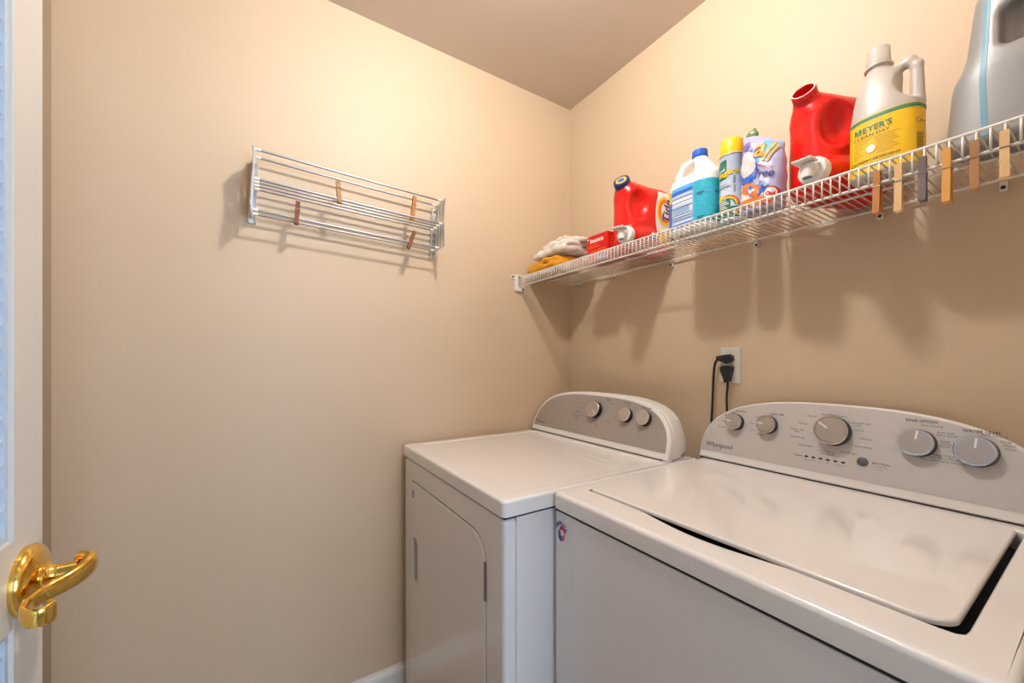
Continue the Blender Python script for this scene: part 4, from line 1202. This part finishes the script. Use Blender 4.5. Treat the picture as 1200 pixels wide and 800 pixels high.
# local: x along the wall, -y out of the wall, z about the middle rods
xe0, xe1 = -0.010, 0.582
def bar(y, z, r=0.0036):
    b = tube('rod', [(xe0 + 0.004, y, z), (xe1 - 0.004, y, z)], r, 'rod', rack, n=10)
    for x0, x1 in ((xe0 - 0.004, xe0 + 0.010), (xe1 - 0.010, xe1 + 0.004)):
        v, f = revolve_geo([(0, x0), (0.0048, x0), (0.0048, x1 - 0.001), (0.004, x1), (0, x1)], 12, 'x', (0, y, z)); o = link_mesh('end_plug', v, f, 'white', b, smooth=True, sharp=40); fix_normals(o.data)
MY = [-0.108, -0.080, -0.051, -0.022]
TY = [-0.085, -0.030]; BY = [-0.078, -0.035]
for y in MY: bar(y, 0.006)
for y in TY: bar(y, 0.104)
for y in BY: bar(y, -0.078)
for xe, sgn in ((xe0, -1), (xe1, 1)):
    xa = xe + sgn * 0.006
    # wall channel
    ch = merge(box_geo((xa - 0.010, -0.0045, -0.100), (xa + 0.010, -0.0005, 0.098)), box_geo((xa - 0.010, -0.018, -0.100), (xa - 0.008, -0.0045, 0.098)), box_geo((xa + 0.008, -0.018, -0.100), (xa + 0.010, -0.0045, 0.098)))
    link_mesh('wall_channel', *ch, 'alum', rack)
    # scissor arms: nearly upright flat bars crossing at the middle rods
    ends = [(-0.008, 0.088), (-0.036, 0.098), (-0.066, 0.104), (-0.095, 0.108), (-0.112, 0.108)]
    for i in range(4):
        ym = MY[3 - i]
        for q, (d0, off) in enumerate(((-0.013, 0.0), (0.013, 0.0024))):
            a = Vector((0, ym + d0, 0.006 + 0.096)); b = Vector((0, ym - d0, 0.006 - 0.088))
            if i == 3 and q == 1: pass
            dv = (b - a).normalized(); nv = Vector((0, -dv.z, dv.y)) * 0.0090
            x0 = xa + sgn * off; x1 = x0 + sgn * 0.0016
            P8 = [a - nv, a + nv, b + nv, b - nv]
            V = [(x0, p_.y, p_.z) for p_ in P8] + [(x1, p_.y, p_.z) for p_ in P8]
            o = link_mesh('scissor_arm', V, [(0, 1, 2, 3), (7, 6, 5, 4), (0, 4, 5, 1), (1, 5, 6, 2), (2, 6, 7, 3), (3, 7, 4, 0)], 'alum', rack); fix_normals(o.data)
    for (py_, pz_) in [(y_, 0.006) for y_ in MY] + [(y_, 0.104) for y_ in TY + [-0.095]] + [(y_, -0.078) for y_ in BY + [-0.100]]:
        v, f = revolve_geo([(0, 0), (0.0045, 0), (0.004, 0.002), (0, 0.0025)], 12, 'x'); v = [(xa + sgn * (0.0040 + p_[0]), p_[1] + py_, p_[2] + pz_) for p_ in v]
        o = link_mesh('rivet', v, f, 'chrome', rack, smooth=True, sharp=40); fix_normals(o.data)
gr = 'clothespins clipped on the drying rack'
clothespin('tan clothespin hanging on middle rods near the centre of drying rack', gr, (0.2236, 1.405, 1.7729), (R(-4), 0, R(90)), 'w_brown', L=0.0745, w=0.0125)
clothespin('orange brown clothespin on upper rods near the right end of drying rack', gr, (0.4720, 1.415, 1.769), (R(5), R(-6), R(90)), 'w_honey', L=0.086, w=0.0125)
clothespin('dark brown upright clothespin on bottom rods near the left end of drying rack', gr, (0.0992, 1.4345, 1.6886), (R(4), 0, R(90)), 'w_dark', L=0.0745, w=0.0125)
clothespin('dark brown tilted clothespin on bottom rods near the right end of drying rack', gr, (0.4639, 1.4345, 1.6682), (R(20), 0, R(90)), 'w_dark', L=0.072, w=0.0125)

# ================================================================== OUTLET AND CORDS
py0, py1, pz0, pz1 = 0.6749, 0.7401, 1.1775, 1.296
outl = thing('wall_outlet', 'white duplex outlet plate on the right wall above the washer', 'outlet', (XR, (py0 + py1) / 2, (pz0 + pz1) / 2))
hw, hh = (py1 - py0) / 2, (pz1 - pz0) / 2
fo_ = lambda a, b, h: (-0.0004 - h, a, b)
prism('faceplate', rrect(-hw, hw, -hh, hh, 0.004, 3), 0, 0.005, 'plate', outl, bev=0.0025, seg=3, fn=fo_)
for dz in (0.0205, -0.0205):
    r_ = prism('receptacle', rrect(-0.017, 0.017, dz - 0.014, dz + 0.014, 0.011, 6), 0.0046, 0.0075, 'plast', outl, bev=0.001, seg=2, fn=fo_)
    for a in (-0.006, 0.006): prism('slot', rrect(a - 0.0012, a + 0.0012, dz - 0.001, dz + 0.008, 0, 1), 0.0070, 0.0077, 'dark', r_, fn=fo_)
prism('plate_screw', rrect(-0.003, 0.003, -0.003, 0.003, 0.003, 4), 0.0045, 0.0060, 'alum', outl, fn=fo_)
yc0 = (py0 + py1) / 2; zc0 = (pz0 + pz1) / 2
def rot_geo(geo, ang, c):
    v, f = geo; ca, sa = math.cos(ang), math.sin(ang)
    return [(p[0], c[0] + (p[1] - c[0]) * ca - (p[2] - c[1]) * sa, c[1] + (p[1] - c[0]) * sa + (p[2] - c[1]) * ca) for p in v], f
# upper plug: flat, cable leaves to the left (+y) and drops
cA = thing('power_cord', 'black power cord with flat plug in the upper outlet socket', 'power cord', (0, 0, 0), 0, 'power cords at the outlet')
xp = XR - 0.008
prism('plug', [(yc0 - 0.014, zc0 + 0.033), (yc0 - 0.016, zc0 + 0.020), (yc0 - 0.008, zc0 + 0.009), (yc0 + 0.004, zc0 + 0.008), (yc0 + 0.012, zc0 + 0.014), (yc0 + 0.030, zc0 + 0.016), (yc0 + 0.032, zc0 + 0.026), (yc0 + 0.014, zc0 + 0.030)][::-1],
      0, 0.022, 'black', cA, bev=0.003, seg=3, fn=lambda a, b, h: (xp - h, a, b))
tube('cable', catmull([(xp - 0.011, yc0 + 0.026, zc0 + 0.0215), (xp - 0.011, yc0 + 0.036, zc0 + 0.018), (xp - 0.013, yc0 + 0.043, zc0 + 0.002), (xp - 0.014, yc0 + 0.047, zc0 - 0.040), (xp - 0.014, yc0 + 0.050, zc0 - 0.11), (xp - 0.013, yc0 + 0.055, zc0 - 0.22), (xp - 0.013, yc0 + 0.055, 0.88)]), 0.0040, 'black', cA, n=10)
cB = thing('power_cord', 'black power cord with wedge plug in the lower outlet socket', 'power cord', (0, 0, 0), 0, 'power cords at the outlet')
prism('plug', [(yc0 - 0.015, zc0 - 0.008), (yc0 - 0.013, zc0 - 0.020), (yc0 - 0.005, zc0 - 0.048), (yc0 - 0.005, zc0 - 0.054), (yc0 + 0.006, zc0 - 0.054), (yc0 + 0.007, zc0 - 0.046), (yc0 + 0.017, zc0 - 0.020), (yc0 + 0.018, zc0 - 0.010), (yc0 + 0.012, zc0 - 0.005), (yc0 - 0.010, zc0 - 0.004)][::-1],
      0, 0.022, 'black', cB, bev=0.003, seg=3, fn=lambda a, b, h: (xp - h, a, b))
tube('cable', catmull([(xp - 0.011, yc0 + 0.0005, zc0 - 0.050), (xp - 0.012, yc0 + 0.001, zc0 - 0.075), (xp - 0.013, yc0 + 0.003, zc0 - 0.11), (xp - 0.010, yc0 + 0.002, zc0 - 0.20), (xp - 0.009, yc0, 0.88)]), 0.0036, 'black', cB, n=10)
